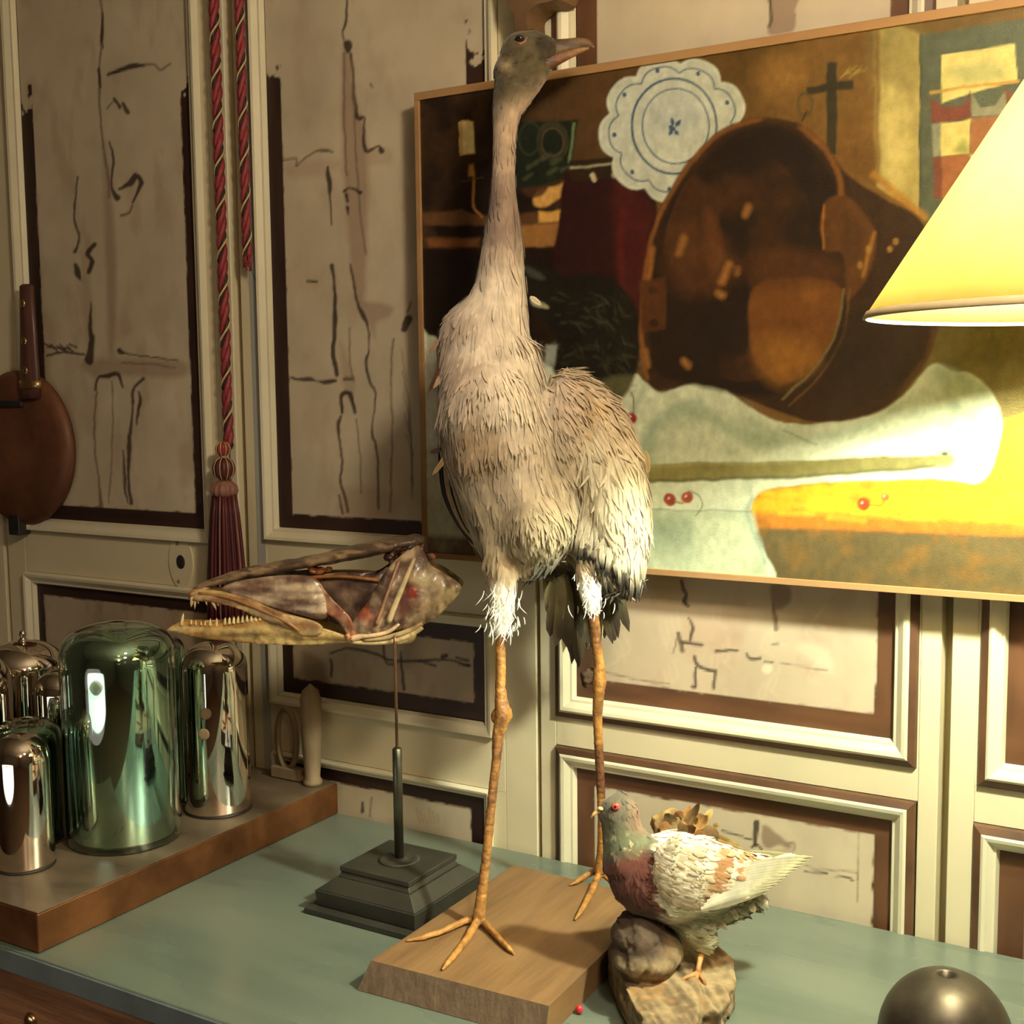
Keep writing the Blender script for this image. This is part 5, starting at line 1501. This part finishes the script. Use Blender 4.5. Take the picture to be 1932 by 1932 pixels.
# ------------------------------------------------------------------ dried fish skull on a stand
fk = tag(empty('fish_skull', (-1.005, 1.355, TZ)), 'dried toothed fish skull mounted on a thin rod above a stepped black base', 'skull')
bs = MB()
def frustum(mb, r0, r1, z0, z1):
    v = [(x, y, z0) for x, y in ((r0[0], r0[2]), (r0[1], r0[2]), (r0[1], r0[3]), (r0[0], r0[3]))] + [(x, y, z1) for x, y in ((r1[0], r1[2]), (r1[1], r1[2]), (r1[1], r1[3]), (r1[0], r1[3]))]
    mb.add(v, [(3, 2, 1, 0), (4, 5, 6, 7), (0, 1, 5, 4), (1, 2, 6, 5), (2, 3, 7, 6), (3, 0, 4, 7)])
frustum(bs, (-1.101, -.911, 1.262, 1.448), (-1.101, -.911, 1.262, 1.448), TZ + .0005, TZ + .0085)
base = bs.build('pedestal_flange', M['blackpaint'], fk, smooth=False, bevel=.0012)
bs = MB(); frustum(bs, (-1.090, -.924, 1.277, 1.437), (-1.092, -.922, 1.275, 1.439), TZ + .0087, TZ + .031); bs.build('pedestal_block', M['blackpaint'], fk, smooth=False, bevel=.0012)
bs = MB(); frustum(bs, (-1.090, -.924, 1.277, 1.437), (-1.068, -.942, 1.292, 1.416), TZ + .0312, TZ + .048); frustum(bs, (-1.066, -.944, 1.294, 1.414), (-1.062, -.948, 1.298, 1.410), TZ + .0482, TZ + .056); bs.build('pedestal_slope', M['blackpaint'], fk, smooth=False, bevel=.001)
bs = MB(); frustum(bs, (-1.064, -.946, 1.296, 1.412), (-1.064, -.946, 1.296, 1.412), TZ + .0562, TZ + .0635); pt_ = bs.build('pedestal_top', M['blackpaint'], fk, smooth=False, bevel=.0012)
MB().lathe([(.029, 0), (.029, .0018), (.026, .003), (.021, .003), (.019, .0015), (.010, .002), (.009, .004)], (-1.005, 1.355, TZ + .0633), 32).build('turned_ring', M['blackpaint'], pt_)
MB().lathe([(.0066, 0), (.0066, .158), (.005, .160)], (-1.005, 1.355, TZ + .064), 18).build('rod', M['rod'], fk)
MB().lathe([(.0021, 0), (.0021, .150), (.0015, .160)], (-1.005, 1.355, TZ + .222), 10).build('wire', M['brassrod'], fk)
FD = 1.7376
HFR = np.array([HF[0], HF[1], 0.0])


def lat0(x, y):
    yc = np.interp(x, [320, 450, 600, 700, 870], [1172, 1146, 1128, 1118, 1102]); h = np.interp(x, [320, 450, 600, 700, 800, 870], [40, 60, 82, 100, 100, 80])
    return np.interp(x, [320, 360, 450, 600, 700, 800, 872], [.004, .009, .018, .030, .036, .032, .022]) * np.sqrt(np.clip(1 - ((y - yc) / h) ** 2, .12, 1))


def inpoly(P, x, y):
    ins = np.zeros(len(x), bool)
    for i in range(len(P)):
        (x1, y1), (x2, y2) = P[i - 1], P[i]
        c = (y1 > y) != (y2 > y)
        with np.errstate(divide='ignore', invalid='ignore'):
            ins ^= c & (x < (x2 - x1) * (y - y1) / (y2 - y1) + x1)
    return ins


def plate(parent, name, poly, colf, off=0.0, thick=.0016, sides=(1, -1), step=5, bump=.0, latf=lat0, curve=True):
    B = smooth_pts(poly, True, 4) if curve else np.asarray(poly, float)
    gx, gy = np.meshgrid(np.arange(B[:, 0].min(), B[:, 0].max(), step), np.arange(B[:, 1].min(), B[:, 1].max(), step))
    gx, gy = gx.ravel() + rng.uniform(-1, 1, gx.size), gy.ravel() + rng.uniform(-1, 1, gx.size)
    k = inpoly(B, gx, gy)
    d = np.min(np.hypot(gx[:, None] - B[None, :, 0], gy[:, None] - B[None, :, 1]), 1)
    k &= d > step * .5
    A = np.r_[B, np.c_[gx[k], gy[k]]]
    vs, es, fs, *_ = delaunay_2d_cdt([Vector(p) for p in A], [], [list(range(len(B)))], 1, 1e-4)
    Q = np.array([(v.x, v.y) for v in vs]); F = [tuple(f) for f in fs]
    edge = {}
    for f in F:
        for i in range(len(f)):
            a, b = f[i], f[(i + 1) % len(f)]
            edge[(a, b)] = 1
    bnd = [(a, b) for (a, b) in edge if (b, a) not in edge]
    dist = np.min(np.hypot(Q[:, None, 0] - B[None, :, 0], Q[:, None, 1] - B[None, :, 1]), 1)
    lt = latf(Q[:, 0], Q[:, 1]) + off + bump * np.sqrt(np.clip(dist / 22, 0, 1)) + (fbm(np.c_[Q * .05, np.zeros(len(Q))], 4, 33) - .5) * .010
    mb = MB(); n = len(Q)
    P0 = np.array([at(x, y, FD) for x, y in Q])
    C = np.clip(colf(Q[:, 0], Q[:, 1]), .004, .85)
    for s in sides:
        O = P0 - HFR * (s * lt)[:, None]; I = P0 - HFR * (s * (lt - thick))[:, None]
        fa = F if s > 0 else [f[::-1] for f in F]
        mb.add(np.r_[O, I], [f[::-1] for f in fa] + [tuple(i + n for i in f) for f in fa] + [((a, b, b + n, a + n) if s > 0 else (b, a, a + n, b + n)) for a, b in bnd], np.r_[C, C])
    return mb.build(name, M['bone'], parent)


def streak(c1, c2, sx=.02, sy=.09, seed=44, k=1.0):
    def f(x, y):
        n = fbm(np.c_[x * sx + y * .01, y * sy, np.zeros(len(x))], 4, seed)
        return mixc(np.broadcast_to(lin(*c1), (len(x), 3)), lin(*c2), np.clip((n - .5) * 4 * k + .5, 0, 1))
    return f


def ftube(parent, name, pts, col, off=.001, r_d=1.0, sides=(1, -1)):
    """bone strut on the cheek: pts (px, py, radius px)"""
    mb = MB(); P = smooth_pts([p[:2] for p in pts], False, 4); R = np.interp(np.linspace(0, 1, len(P)), np.linspace(0, 1, len(pts)), [p[2] for p in pts]) * FD / FPX
    for s in sides:
        W = np.array([at(x, y, FD) - HFR * s * (float(lat0(x, y)) + off) for x, y in P])
        c = lin(*col) * (.8 + .4 * fbm(W * 120, 3, 46))[:, None]
        mb.tube(W, R, R * r_d, HFR, 8, c)
    return mb.build(name, M['bone'], parent)


roof = MB()
path_ = [(366, 1112, 4, .006), (400, 1099, 8, .011), (450, 1084, 10, .015), (520, 1071, 11, .019), (600, 1057, 11, .023), (680, 1040, 13, .028), (740, 1027, 14, .030), (785, 1018, 12, .024), (802, 1020, 7, .014)]
roof.tube([at(a, b, FD) for a, b, *_ in path_], [c * FD / FPX for *_, c, _ in path_], [q for *_, q in path_], HFR, 18)
ro = remesh(roof, 'skull_roof', .0022, 2, fk, M['bone'], noise=lambda V: (fbm(V * np.array([50, 50, 160]), 4, 47) - .5) * .005)
Vr = coords(ro.data); xr, yr = proj(Vr); nr = fbm(np.c_[xr * .02, yr * .12, Vr[:, 1] * 120], 4, 48)
set_cols(ro.data, mixc(mixc(np.broadcast_to(lin(86, 68, 52), (len(Vr), 3)), lin(150, 126, 98), ss(nr, .4, .6)), lin(46, 30, 24), ss(xr, 690, 780) * ss(nr, .45, .55) * .8))
bk = MB()
for x, y, r in ((752, 1036, 15), (775, 1030, 18), (795, 1034, 14), (735, 1050, 12), (770, 1050, 12), (812, 1052, 10), (762, 1066, 12), (784, 1052, 14), (745, 1062, 10)): blob(bk, x, y, FD - .008, r, r * .72, .016, rng.uniform(-.5, .5), 12, 8)
for x, y, r in ((752, 1036, 14), (775, 1030, 16)): blob(bk, x, y, FD + .014, r, r * .7, .014, 0, 12, 8)
o = remesh(bk, 'braincase', .0024, 2, fk, M['bone'], noise=lambda V: (fbm(V * 150, 3, 49) - .5) * .009)
nk = MB()
for x, y, r in ((590, 1074, 9), (604, 1078, 10), (620, 1076, 7)): blob(nk, x, y, FD - .006, r, r * .72, .02, rng.uniform(-.5, .5), 12, 8)
n2_ = remesh(nk, 'brow_knob', .0022, 2, fk, M['bone'], noise=lambda V: (fbm(V * 150, 3, 49) - .5) * .006); set_cols(n2_.data, np.tile(lin(120, 70, 42), (len(n2_.data.vertices), 1)))
Vb = coords(o.data); set_cols(o.data, mixc(np.broadcast_to(lin(60, 38, 30), (len(Vb), 3)), lin(140, 86, 56), ss(fbm(Vb * 90, 4, 52), .45, .65)))


def cover_col(x, y):
    c = streak((168, 140, 112), (120, 94, 76), .03, .05, 53)(x, y)
    c = mixc(c, lin(192, 172, 126), ss(x, 790, 850) * .85)
    nn = fbm(np.c_[x * .11, y * .05, np.zeros(len(x))], 4, 61)
    c = mixc(c, lin(86, 62, 50), ss(nn, .52, .66) * .75); c = mixc(c, lin(214, 192, 152), ss(nn, .46, .36) * .5)
    c = mixc(c, lin(64, 44, 36), np.clip(1.1 * np.exp(-((x - 722) / 26) ** 2 - ((y - 1088) / 40) ** 2), 0, .9))
    u = (x - 768) + (y - 1130) * .42
    c = mixc(c, lin(96, 54, 48), np.clip(np.exp(-(u / 16) ** 2 - ((y - 1125) / 40) ** 2), 0, .9)); c = mixc(c, lin(150, 48, 26), np.clip(np.exp(-((x - 784) / 9) ** 2 - ((y - 1108) / 12) ** 2), 0, .85))
    c = mixc(c, lin(176, 84, 58), np.clip(np.exp(-((x - 694) / 14) ** 2 - ((y - 1150) / 14) ** 2), 0, .7)); c = mixc(c, lin(214, 202, 160), np.clip(np.exp(-((x - 802) / 13) ** 2 - ((y - 1086) / 13) ** 2), 0, .8))
    return c


GC = plate(fk, 'gill_cover', [(667, 1196), (664, 1184), (672, 1163), (684, 1146), (698, 1128), (714, 1100), (734, 1068), (756, 1046), (784, 1026), (800, 1034), (815, 1060), (835, 1073), (862, 1091), (873, 1105), (860, 1124), (838, 1148), (812, 1167), (780, 1178), (740, 1185), (705, 1191)], cover_col, .002, bump=.006)
plate(fk, 'cheek_membrane', [(612, 1090), (700, 1084), (735, 1066), (712, 1110), (690, 1140), (668, 1180), (650, 1178), (612, 1140)], streak((112, 90, 74), (66, 46, 38), .03, .05, 54), -.010, step=7)
plate(fk, 'cheek_bone', [(424, 1106), (455, 1093), (520, 1083), (576, 1080), (602, 1086), (619, 1108), (627, 1135), (622, 1157), (604, 1160), (568, 1152), (530, 1142), (480, 1127), (440, 1115)], streak((206, 186, 158), (112, 84, 72), .012, .10, 55, 1.2), .004, bump=.005)
plate(fk, 'jaw_strap', [(598, 1098), (611, 1098), (630, 1118), (652, 1140), (669, 1160), (674, 1190), (665, 1202), (656, 1182), (641, 1160), (622, 1148), (606, 1126)], streak((196, 160, 128), (150, 92, 66), .05, .03, 56), .006)
lj = plate(fk, 'lower_jaw', [(317, 1188), (330, 1178), (348, 1171), (400, 1173), (450, 1169), (506, 1157), (540, 1161), (578, 1173), (622, 1181), (664, 1197), (667, 1206), (600, 1213), (520, 1213), (440, 1209), (370, 1200), (335, 1192)], streak((226, 200, 136), (184, 138, 76), .008, .12, 57), .002, thick=.003, bump=.003)
uj = plate(fk, 'upper_jaw', [(354, 1121), (360, 1113), (382, 1110), (420, 1112), (470, 1122), (520, 1140), (560, 1154), (600, 1164), (614, 1174), (612, 1188), (596, 1194), (572, 1192), (560, 1183), (543, 1177), (500, 1160), (450, 1141), (400, 1132), (366, 1130)], streak((204, 174, 124), (150, 104, 66), .010, .10, 58), .006, thick=.0035, bump=.003)
ftube(uj, 'ridge', [(380, 1116, 2.5), (440, 1122, 3), (500, 1143, 3.5), (550, 1166, 3.5), (572, 1184, 3)], (168, 124, 78), .009)
sn = MB(); blob(sn, 366, 1119, FD, 13, 9, .014, -.3); blob(sn, 384, 1112, FD, 14, 7, .012, -.3)
o = remesh(sn, 'snout', .0016, 2, fk, M['bone']); Vb = coords(o.data); set_cols(o.data, mixc(np.broadcast_to(lin(150, 86, 54), (len(Vb), 3)), lin(196, 160, 118), ss(fbm(Vb * 120, 3, 59), .45, .6)))
ch = MB(); blob(ch, 333, 1184, FD, 15, 7, .008, -.15); o = ch.build('chin', M['bone'], fk); set_cols(o.data, np.tile(lin(190, 126, 74), (len(o.data.vertices), 1)))
ftube(fk, 'orbit_bar', [(584, 1087, 4), (620, 1083, 3.5), (665, 1083, 3), (705, 1087, 3.5), (735, 1092, 4)], (150, 96, 48), -.004)
ftube(fk, 'strut', [(786, 1046, 4), (772, 1080, 5), (756, 1118, 5.5), (738, 1164, 6)], (206, 184, 140), .010); ftube(fk, 'strut', [(757, 1052, 3), (744, 1090, 3), (726, 1140, 3.5), (716, 1168, 4)], (160, 120, 92), .009)
for pts, c in (([(668, 1198, 7), (690, 1192, 5), (715, 1190, 4), (740, 1182, 4), (757, 1168, 3)], (236, 200, 160)), ([(668, 1203, 6), (700, 1206, 5), (740, 1203, 6), (775, 1192, 6), (800, 1176, 4)], (214, 190, 140)), ([(690, 1200, 4), (730, 1196, 5), (770, 1184, 5), (800, 1168, 4)], (190, 164, 120)), ([(748, 1206, 5), (775, 1200, 8), (783, 1186, 7)], (190, 168, 116)), ([(660, 1188, 4), (668, 1204, 5), (680, 1206, 3)], (226, 160, 110))):
    ftube(fk, 'gill_ray', pts, c, .006)
jt = MB(); blob(jt, 742, 1192, FD, 26, 12, .018); o = jt.build('throat', M['bone'], fk); set_cols(o.data, np.tile(lin(150, 108, 70), (len(o.data.vertices), 1)))


def tooth(parent, x, y, dx, dy, r, s=1):
    A = at(x, y, FD) - HFR * s * (float(lat0(x, y)) + .0035); B = at(x + dx, y + dy, FD) - HFR * s * (float(lat0(x, y)) + .003)
    P = [A - (B - A) * .3, A, A + (B - A) * .6, B]
    o = MB().tube(P, np.array([r, r, r * .75, r * .15]) * FD / FPX, n=7, col=lin(236, 216, 160)).build('tooth', M['bone'], parent)


for k in range(9): tooth(lj, 430 + 8.4 * k, 1171 - 1.15 * k, .5, -10.5, 3.0)
for x, y, h, r in ((347, 1172, 18, 3.4), (402, 1174, 11, 2.8), (414, 1174, 12, 3.2), (365, 1173, 7, 1.8), (374, 1174, 8, 1.8), (384, 1174, 6, 1.6), (392, 1174, 7, 1.8)): tooth(lj, x, y, 3 if r > 3.3 else 0, -h, r)
for x, y, dx, h, r in ((366, 1128, -2, 15, 4), (378, 1129, 0, 8, 2.4), (372, 1130, -1, 17, 2.6), (406, 1131, 7, 16, 3.2), (393, 1131, 2, 8, 2), (416, 1134, 2, 6, 1.6)): tooth(uj, x, y, dx, h, r)
for k in range(7): tooth(lj, 434 + 11 * k, 1172 - 1.3 * k, .5, -8, 2.6, -1)

# ------------------------------------------------------------------ hanging cords
def cord(name, label, x0, y0, x1, y1, Y, r):
    A, B = on_y(x0, y0, Y), on_y(x1, y1, Y)
    X = (A[0] + B[0]) / 2
    zt, zb = RZ1 - .4, B[2]
    o = tag(empty(name, (X, Y, zb)), label, 'cord')
    n = 240
    z = np.linspace(zt, zb, n)
    ph = z * 2 * math.pi / .072
    for k, (mat, rr, ro) in enumerate((('red', .58, .46), ('red', .58, .46), ('blackthread', .50, .46), ('gold', .20, .90))):
        a = ph + k * 2 * math.pi / 3 + (.55 if k == 3 else 0)
        if k == 3: a = ph + 2 * 2 * math.pi / 3
        P = np.c_[X + r * ro * np.cos(a), Y + r * ro * np.sin(a), z]
        MB().tube(P, r * rr, n=6).build('strand', M[mat], o)
    return o, np.array([X, Y, zb])


c1, e1 = cord('tassel_cord', 'red, black and gold twisted cord ending in a big maroon tassel', 405, 0, 430, 842, 1.592, .0092)
def ribbed(mat, prof, c, name, parent, ribs, n=48, amp=.07):
    c = np.asarray(c, float); a = np.arange(n) * 2 * math.pi / n
    v, f = [], []
    for r, z in prof:
        rr = r * (1 + amp * np.cos(a * ribs)); v.append(np.c_[c[0] + rr * np.cos(a), c[1] + rr * np.sin(a), np.full(n, c[2] + z)])
    for k in range(len(prof) - 1): f += [(k * n + i, k * n + (i + 1) % n, (k + 1) * n + (i + 1) % n, (k + 1) * n + i) for i in range(n)]
    f += [tuple(range(n - 1, -1, -1)), tuple(range((len(prof) - 1) * n, len(prof) * n))]
    return MB().add(np.concatenate(v), f).build(name, M[mat], parent)
def zpx(y): return on_y(430, y, 1.585)[2]
Xc, Yc = e1[0], 1.578
def bead(y0, y1, r, name, mat):
    za, zb = zpx(y1), zpx(y0); h = zb - za
    pr = [(max(.003, r * math.sin(math.pi * t) ** .7), h * (1 - math.cos(math.pi * t)) / 2) for t in np.linspace(.05, .95, 12)]
    o = ribbed(mat, pr, (Xc, Yc, za), name, c1, 8)
    g = MB()
    for k in range(8):
        a = (k + .5) * math.pi / 4
        g.tube([(Xc + (q * .96 + .0004) * math.cos(a), Yc + (q * .96 + .0004) * math.sin(a), za + z) for q, z in pr], .0009, n=5)
    g.build('gold_thread', M['gold'], o)
bead(834, 860, .0125, 'bead', 'red'); bead(863, 905, .0182, 'bead', 'maroon')
za, zb = zpx(938), zpx(906); h = zb - za
ribbed('rose', [(.010, 0), (.020, h * .12), (.0232, h * .4), (.0215, h * .7), (.012, h * .95), (.006, h)], (Xc, Yc, za), 'tassel_head', c1, 12)
MB().lathe([(.005, zpx(868) - za), (.005, zpx(838) - za)], (Xc, Yc, za), 12).build('neck', M['gold'], c1)
sk = MB(); zt, zb = za + .004, zpx(1170)
for k in range(70):
    a = k * 2.39996; q = math.sqrt((k + .5) / 70)
    r0_, r1_ = .021 * q, .0375 * q
    P = [(Xc + (r0_ + (r1_ - r0_) * min(1, t * 1.25) ** .7) * math.cos(a), Yc + .75 * (r0_ + (r1_ - r0_) * min(1, t * 1.25) ** .7) * math.sin(a), zt + (zb - zt) * t) for t in np.linspace(0, 1, 8)]
    sk.tube(P, .0034, n=6)
tag(sk.build('fringe', M['maroon'], c1), kind='stuff')
for a in (-1.05, -2.5, .1, 2.2):
    P = [(Xc + (.0225 + .018 * min(1, t * 1.25) ** .7) * math.cos(a - .25), Yc + .78 * (.0225 + .018 * min(1, t * 1.25) ** .7) * math.sin(a - .25), zt + (zb - zt) * t) for t in np.linspace(0, 1, 10)]
    MB().tube(P, .0016, n=6).build('gold_thread', M['rose'], c1)
c2, e2 = cord('frayed_cord', 'shorter red twisted cord with a frayed end hanging beside the tassel cord', 452, 0, 466, 484, 1.592, .0082)
fr = MB()
for k in range(14):
    a = k * 2.4; fr.tube([(e2[0] + .004 * math.cos(a), e2[1] + .004 * math.sin(a), e2[2] + .004), (e2[0] + .007 * math.cos(a), e2[1] + .007 * math.sin(a), e2[2] - .006), (e2[0] + .009 * math.cos(a + .4), e2[1] + .006 * math.sin(a), e2[2] - .012 - .006 * (k % 3))], .0012, n=5)
fr.build('frayed_end', M['red'], c2)
MB().tube([(e2[0] + .003, e2[1], e2[2] - .006), (e2[0] + .008, e2[1], e2[2] - .022), (e2[0] + .016, e2[1], e2[2] - .040)], .0005, n=5).build('loose_thread', M['blackthread'], c2)

# ------------------------------------------------------------------ round pan hanging on door 1
pc = on_y(24, 846, YW - .03)
pn = tag(empty('hanging_pan', tuple(pc)), 'round red-brown metal pan with a riveted dark handle hanging at the left edge', 'pan')
R = .152
prof = [(.0005, 0), (R * .5, .004), (R * .86, .007), (R * .95, .012), (R, .022), (R, .030), (R * .93, .030), (R * .5, .031), (.0005, .031)]
mb = MB(); mb.lathe([(r, -z) for r, z in prof][::-1], (0, 0, 0), 64, cap=False)
V = np.concatenate(mb.v); V = np.c_[V[:, 0], -V[:, 2] - .034, V[:, 1]] + np.array([pc[0], YW, pc[2]]); mb.v = [V]
mb.build('pan_body', M['pan'], pn)
A, B = on_y(57, 722, YW - .03), on_y(50, 536, YW - .03)
hd = MB(); D = (B - A) / np.linalg.norm(B - A)
hd.tube([A - D * .03, A, A + (B - A) * .5, B - D * .004, B], [.027, .027, .022, .018, .012], [.011, .011, .010, .009, .005], (0, 1, 0), 16)
ho = hd.build('handle', M['darkwood'], pn)
for t in (.12, .42, .80):
    q = A + (B - A) * t; MB().ball((q[0], q[1] - .0105, q[2]), [(.0072, 0, 0), (0, .003, 0), (0, 0, .0085)], 12, 8).build('rivet', M['brass'], ho)
MB().tube([A - D * .012, A + D * .004], .0285, .0125, (0, 1, 0), 18).build('ferrule', M['brass'], ho)
k = on_y(15, 762, YW - .035); MB().box(k[0] - .06, k[0] + .040, YW - .036, YW - .026, k[2] - .006, k[2] + .006).build('hinge_slot', M['blackiron'], pn, smooth=False, bevel=.002)
k = on_y(33, 992, YW - .02); MB().box(k[0] - .016, k[0] + .016, YW - .030, YW - .002, k[2] - .018, k[2] + .022).build('catch', M['blackiron'], pn, smooth=False, bevel=.003)

# ------------------------------------------------------------------ small things
k = on_z(1782, 2010, TZ)
for _ in range(6):
    rr = 124 * ((k - CAM) @ FW) / FPX
bl_ = tag(empty('iron_bell', (k[0], k[1], TZ)), 'dark iron bell-shaped dome with a hole in its crown at the bottom right', 'bell')
H = .001
for hh in np.arange(.05, .16, .001):
    if proj(k + np.array([0, 0, hh]) + HF * rr * .2)[1] < 1826: H = hh; break
pr = [(rr * 1.0, 0.0005), (rr * 1.01, .004), (rr * 1.0, H * .25)] + [(rr * math.cos(t) ** .92, H * .25 + H * .75 * math.sin(t)) for t in np.linspace(.12, 1.40, 16)]
pr += [(rr * .125, H * .985), (rr * .115, H * .80), (rr * .10, H * .5), (.0005, H * .45)]
MB().lathe(pr, (k[0], k[1], TZ), 56).build('bell_body', M['iron'], bl_)
b = on_z(1093, 1905, TZ + .005)
b[0] = max(b[0], -.6425)
tag(MB().ball((b[0], b[1], TZ + .0053), [(.0048, 0, 0), (0, .0044, 0), (0, 0, .0052)], 14, 9).build('red_bead', M['bead']), 'tiny red bead on the table beside the brown board', 'bead')
# carved brown bracket hanging above the crane
o = tag(empty('carved_bracket', tuple(on_y(1000, 0, 1.585))), 'brown carved wooden bracket with a narrow stem hanging above the crane head', 'bracket')
B2 = smooth_pts([(955, -60), (956, -6), (962, 14), (970, 28), (974, 44), (975, 66), (998, 66), (998, 34), (1006, 20), (1022, 9), (1046, 4), (1060, -8), (1062, -60)], True, 4)
P0 = np.array([on_y(x, y, 1.560) for x, y in B2]); n = len(P0); P1 = P0 + np.array([0, .045, 0]); cn = P0.mean(0)
mb = MB(); mb.add(np.r_[cn + (P0 - cn) * .93 - [0, .006, 0], P0, P1], [tuple(range(n))] + [(i, n + i, n + (i + 1) % n, (i + 1) % n) for i in range(n)] + [(n + i, 2 * n + i, 2 * n + (i + 1) % n, n + (i + 1) % n) for i in range(n)] + [tuple(range(3 * n - 1, 2 * n - 1, -1))])
mb.build('bracket_body', M['browncarve'], o, smooth=False)
# turned pale peg and ring behind the fish stand, on the slab by the doors
k = on_z(588, 1440, TR)
k = np.array([k[0], min(k[1], 1.575), TR])
k[0] = on_y(588, 1400, k[1])[0]
zt = on_y(590, 1291, k[1])[2] - TR
o = tag(empty('turned_peg', tuple(k)), 'dull cream turned wooden peg beside an oval ring on the slab against the doors', 'peg')
MB().lathe([(.016, 0), (.017, .006), (.013, .012), (.0155, zt * .3), (.018, zt * .55), (.0165, zt * .62), (.019, zt * .66), (.018, zt * .70), (.017, zt * .78), (.0185, zt * .84), (.014, zt * .93), (.0005, zt)], tuple(k + [0, 0, .0005]), 24).build('peg_body', M['peg'], o)
rg = MB(); q = k + np.array([-.058, .004, 0]); hz = (on_y(545, 1338, k[1])[2] - TR)
t = np.linspace(0, 2 * math.pi, 30)
P = np.c_[q[0] + .021 * np.cos(t), np.full(30, q[1]), TR + hz * .56 + hz * .42 * np.sin(t)]
rg.tube(P, .0052, n=8, cap=False); rg.build('oval_ring', M['peg'], o)
MB().box(q[0] - .032, q[0] + .034, q[1] - .010, q[1] + .010, TR + .0005, TR + hz * .17).build('ring_foot', M['peg'], o, smooth=False, bevel=.003)
MB().box(q[0] + .020, k[0] - .010, q[1] - .006, q[1] + .006, TR + .002, TR + .012).build('bar', M['peg'], o, smooth=False, bevel=.002)

# ------------------------------------------------------------------ dried leaf clump behind the pigeon
lf = tag(empty('dried_seed_head', tuple(on_z(1300, 1690, TZ))), 'dried brown seed head with crumpled leaves lying behind the pigeon against the doors', 'dried plant')
ld_ = 1.66
st = MB()
path(st, [(1232, 1560, 20, ld_), (1256, 1556, 30, ld_), (1290, 1562, 34, ld_), (1310, 1575, 26, ld_)], 14, .8)
path(st, [(1290, 1570, 22, ld_), (1310, 1600, 20, ld_), (1330, 1640, 14, ld_ - .01), (1344, 1694, 9, ld_ - .03)], 10, .8)
o = remesh(st, 'seed_pod', .0024, 2, lf, M['bark'], noise=lambda V: (fbm(V * 80, 4, 101) - .5) * .014)
Vb = coords(o.data); x, y = proj(Vb); nn = fbm(Vb * 60, 4, 102)
set_cols(o.data, mixc(mixc(np.broadcast_to(lin(128, 106, 66), (len(Vb), 3)), lin(170, 138, 82), ss(nn, .4, .6)), lin(82, 62, 40), ss(y, 1568, 1590) * (x < 1290)))  # pod's lower left darkened in colour, standing in for shade underneath
for k in range(26):
    a = rng.uniform(-2.6, .9)
    x0, y0 = 1262 + 60 * rng.random(), 1548 + 34 * rng.random()
    A = at(x0, y0, ld_ - .018 + .01 * rng.random()); Bq = at(x0 + 34 * math.cos(a) + 6, y0 + 26 * math.sin(a) + 4, ld_ - .014)
    cc = (lin(196, 150, 84), lin(128, 100, 60), lin(158, 108, 56))[k % 3]
    feather_obj(lf, A, Bq - A, -HF + CR * rng.normal(0, .4), np.linalg.norm(Bq - A), rng.uniform(.005, .010), cc, cc * .7, .15, .35 * rng.normal(), rng.normal(0, .4), 'leaf', 'bark')
for x0, y0, x1, y1 in ((1322, 1560, 1342, 1525), (1300, 1535, 1322, 1524), (1330, 1570, 1400, 1592), (1336, 1584, 1410, 1600), (1345, 1556, 1358, 1558)):
    A, Bq = at(x0, y0, ld_ - .01), at(x1, y1, ld_ - .005)
    feather_obj(lf, A, Bq - A, -HF, np.linalg.norm(Bq - A), .0058 if x1 < 1350 else .004, lin(150, 120, 66), lin(176, 150, 92), .1, .2, .1, 'leaf', 'bark')
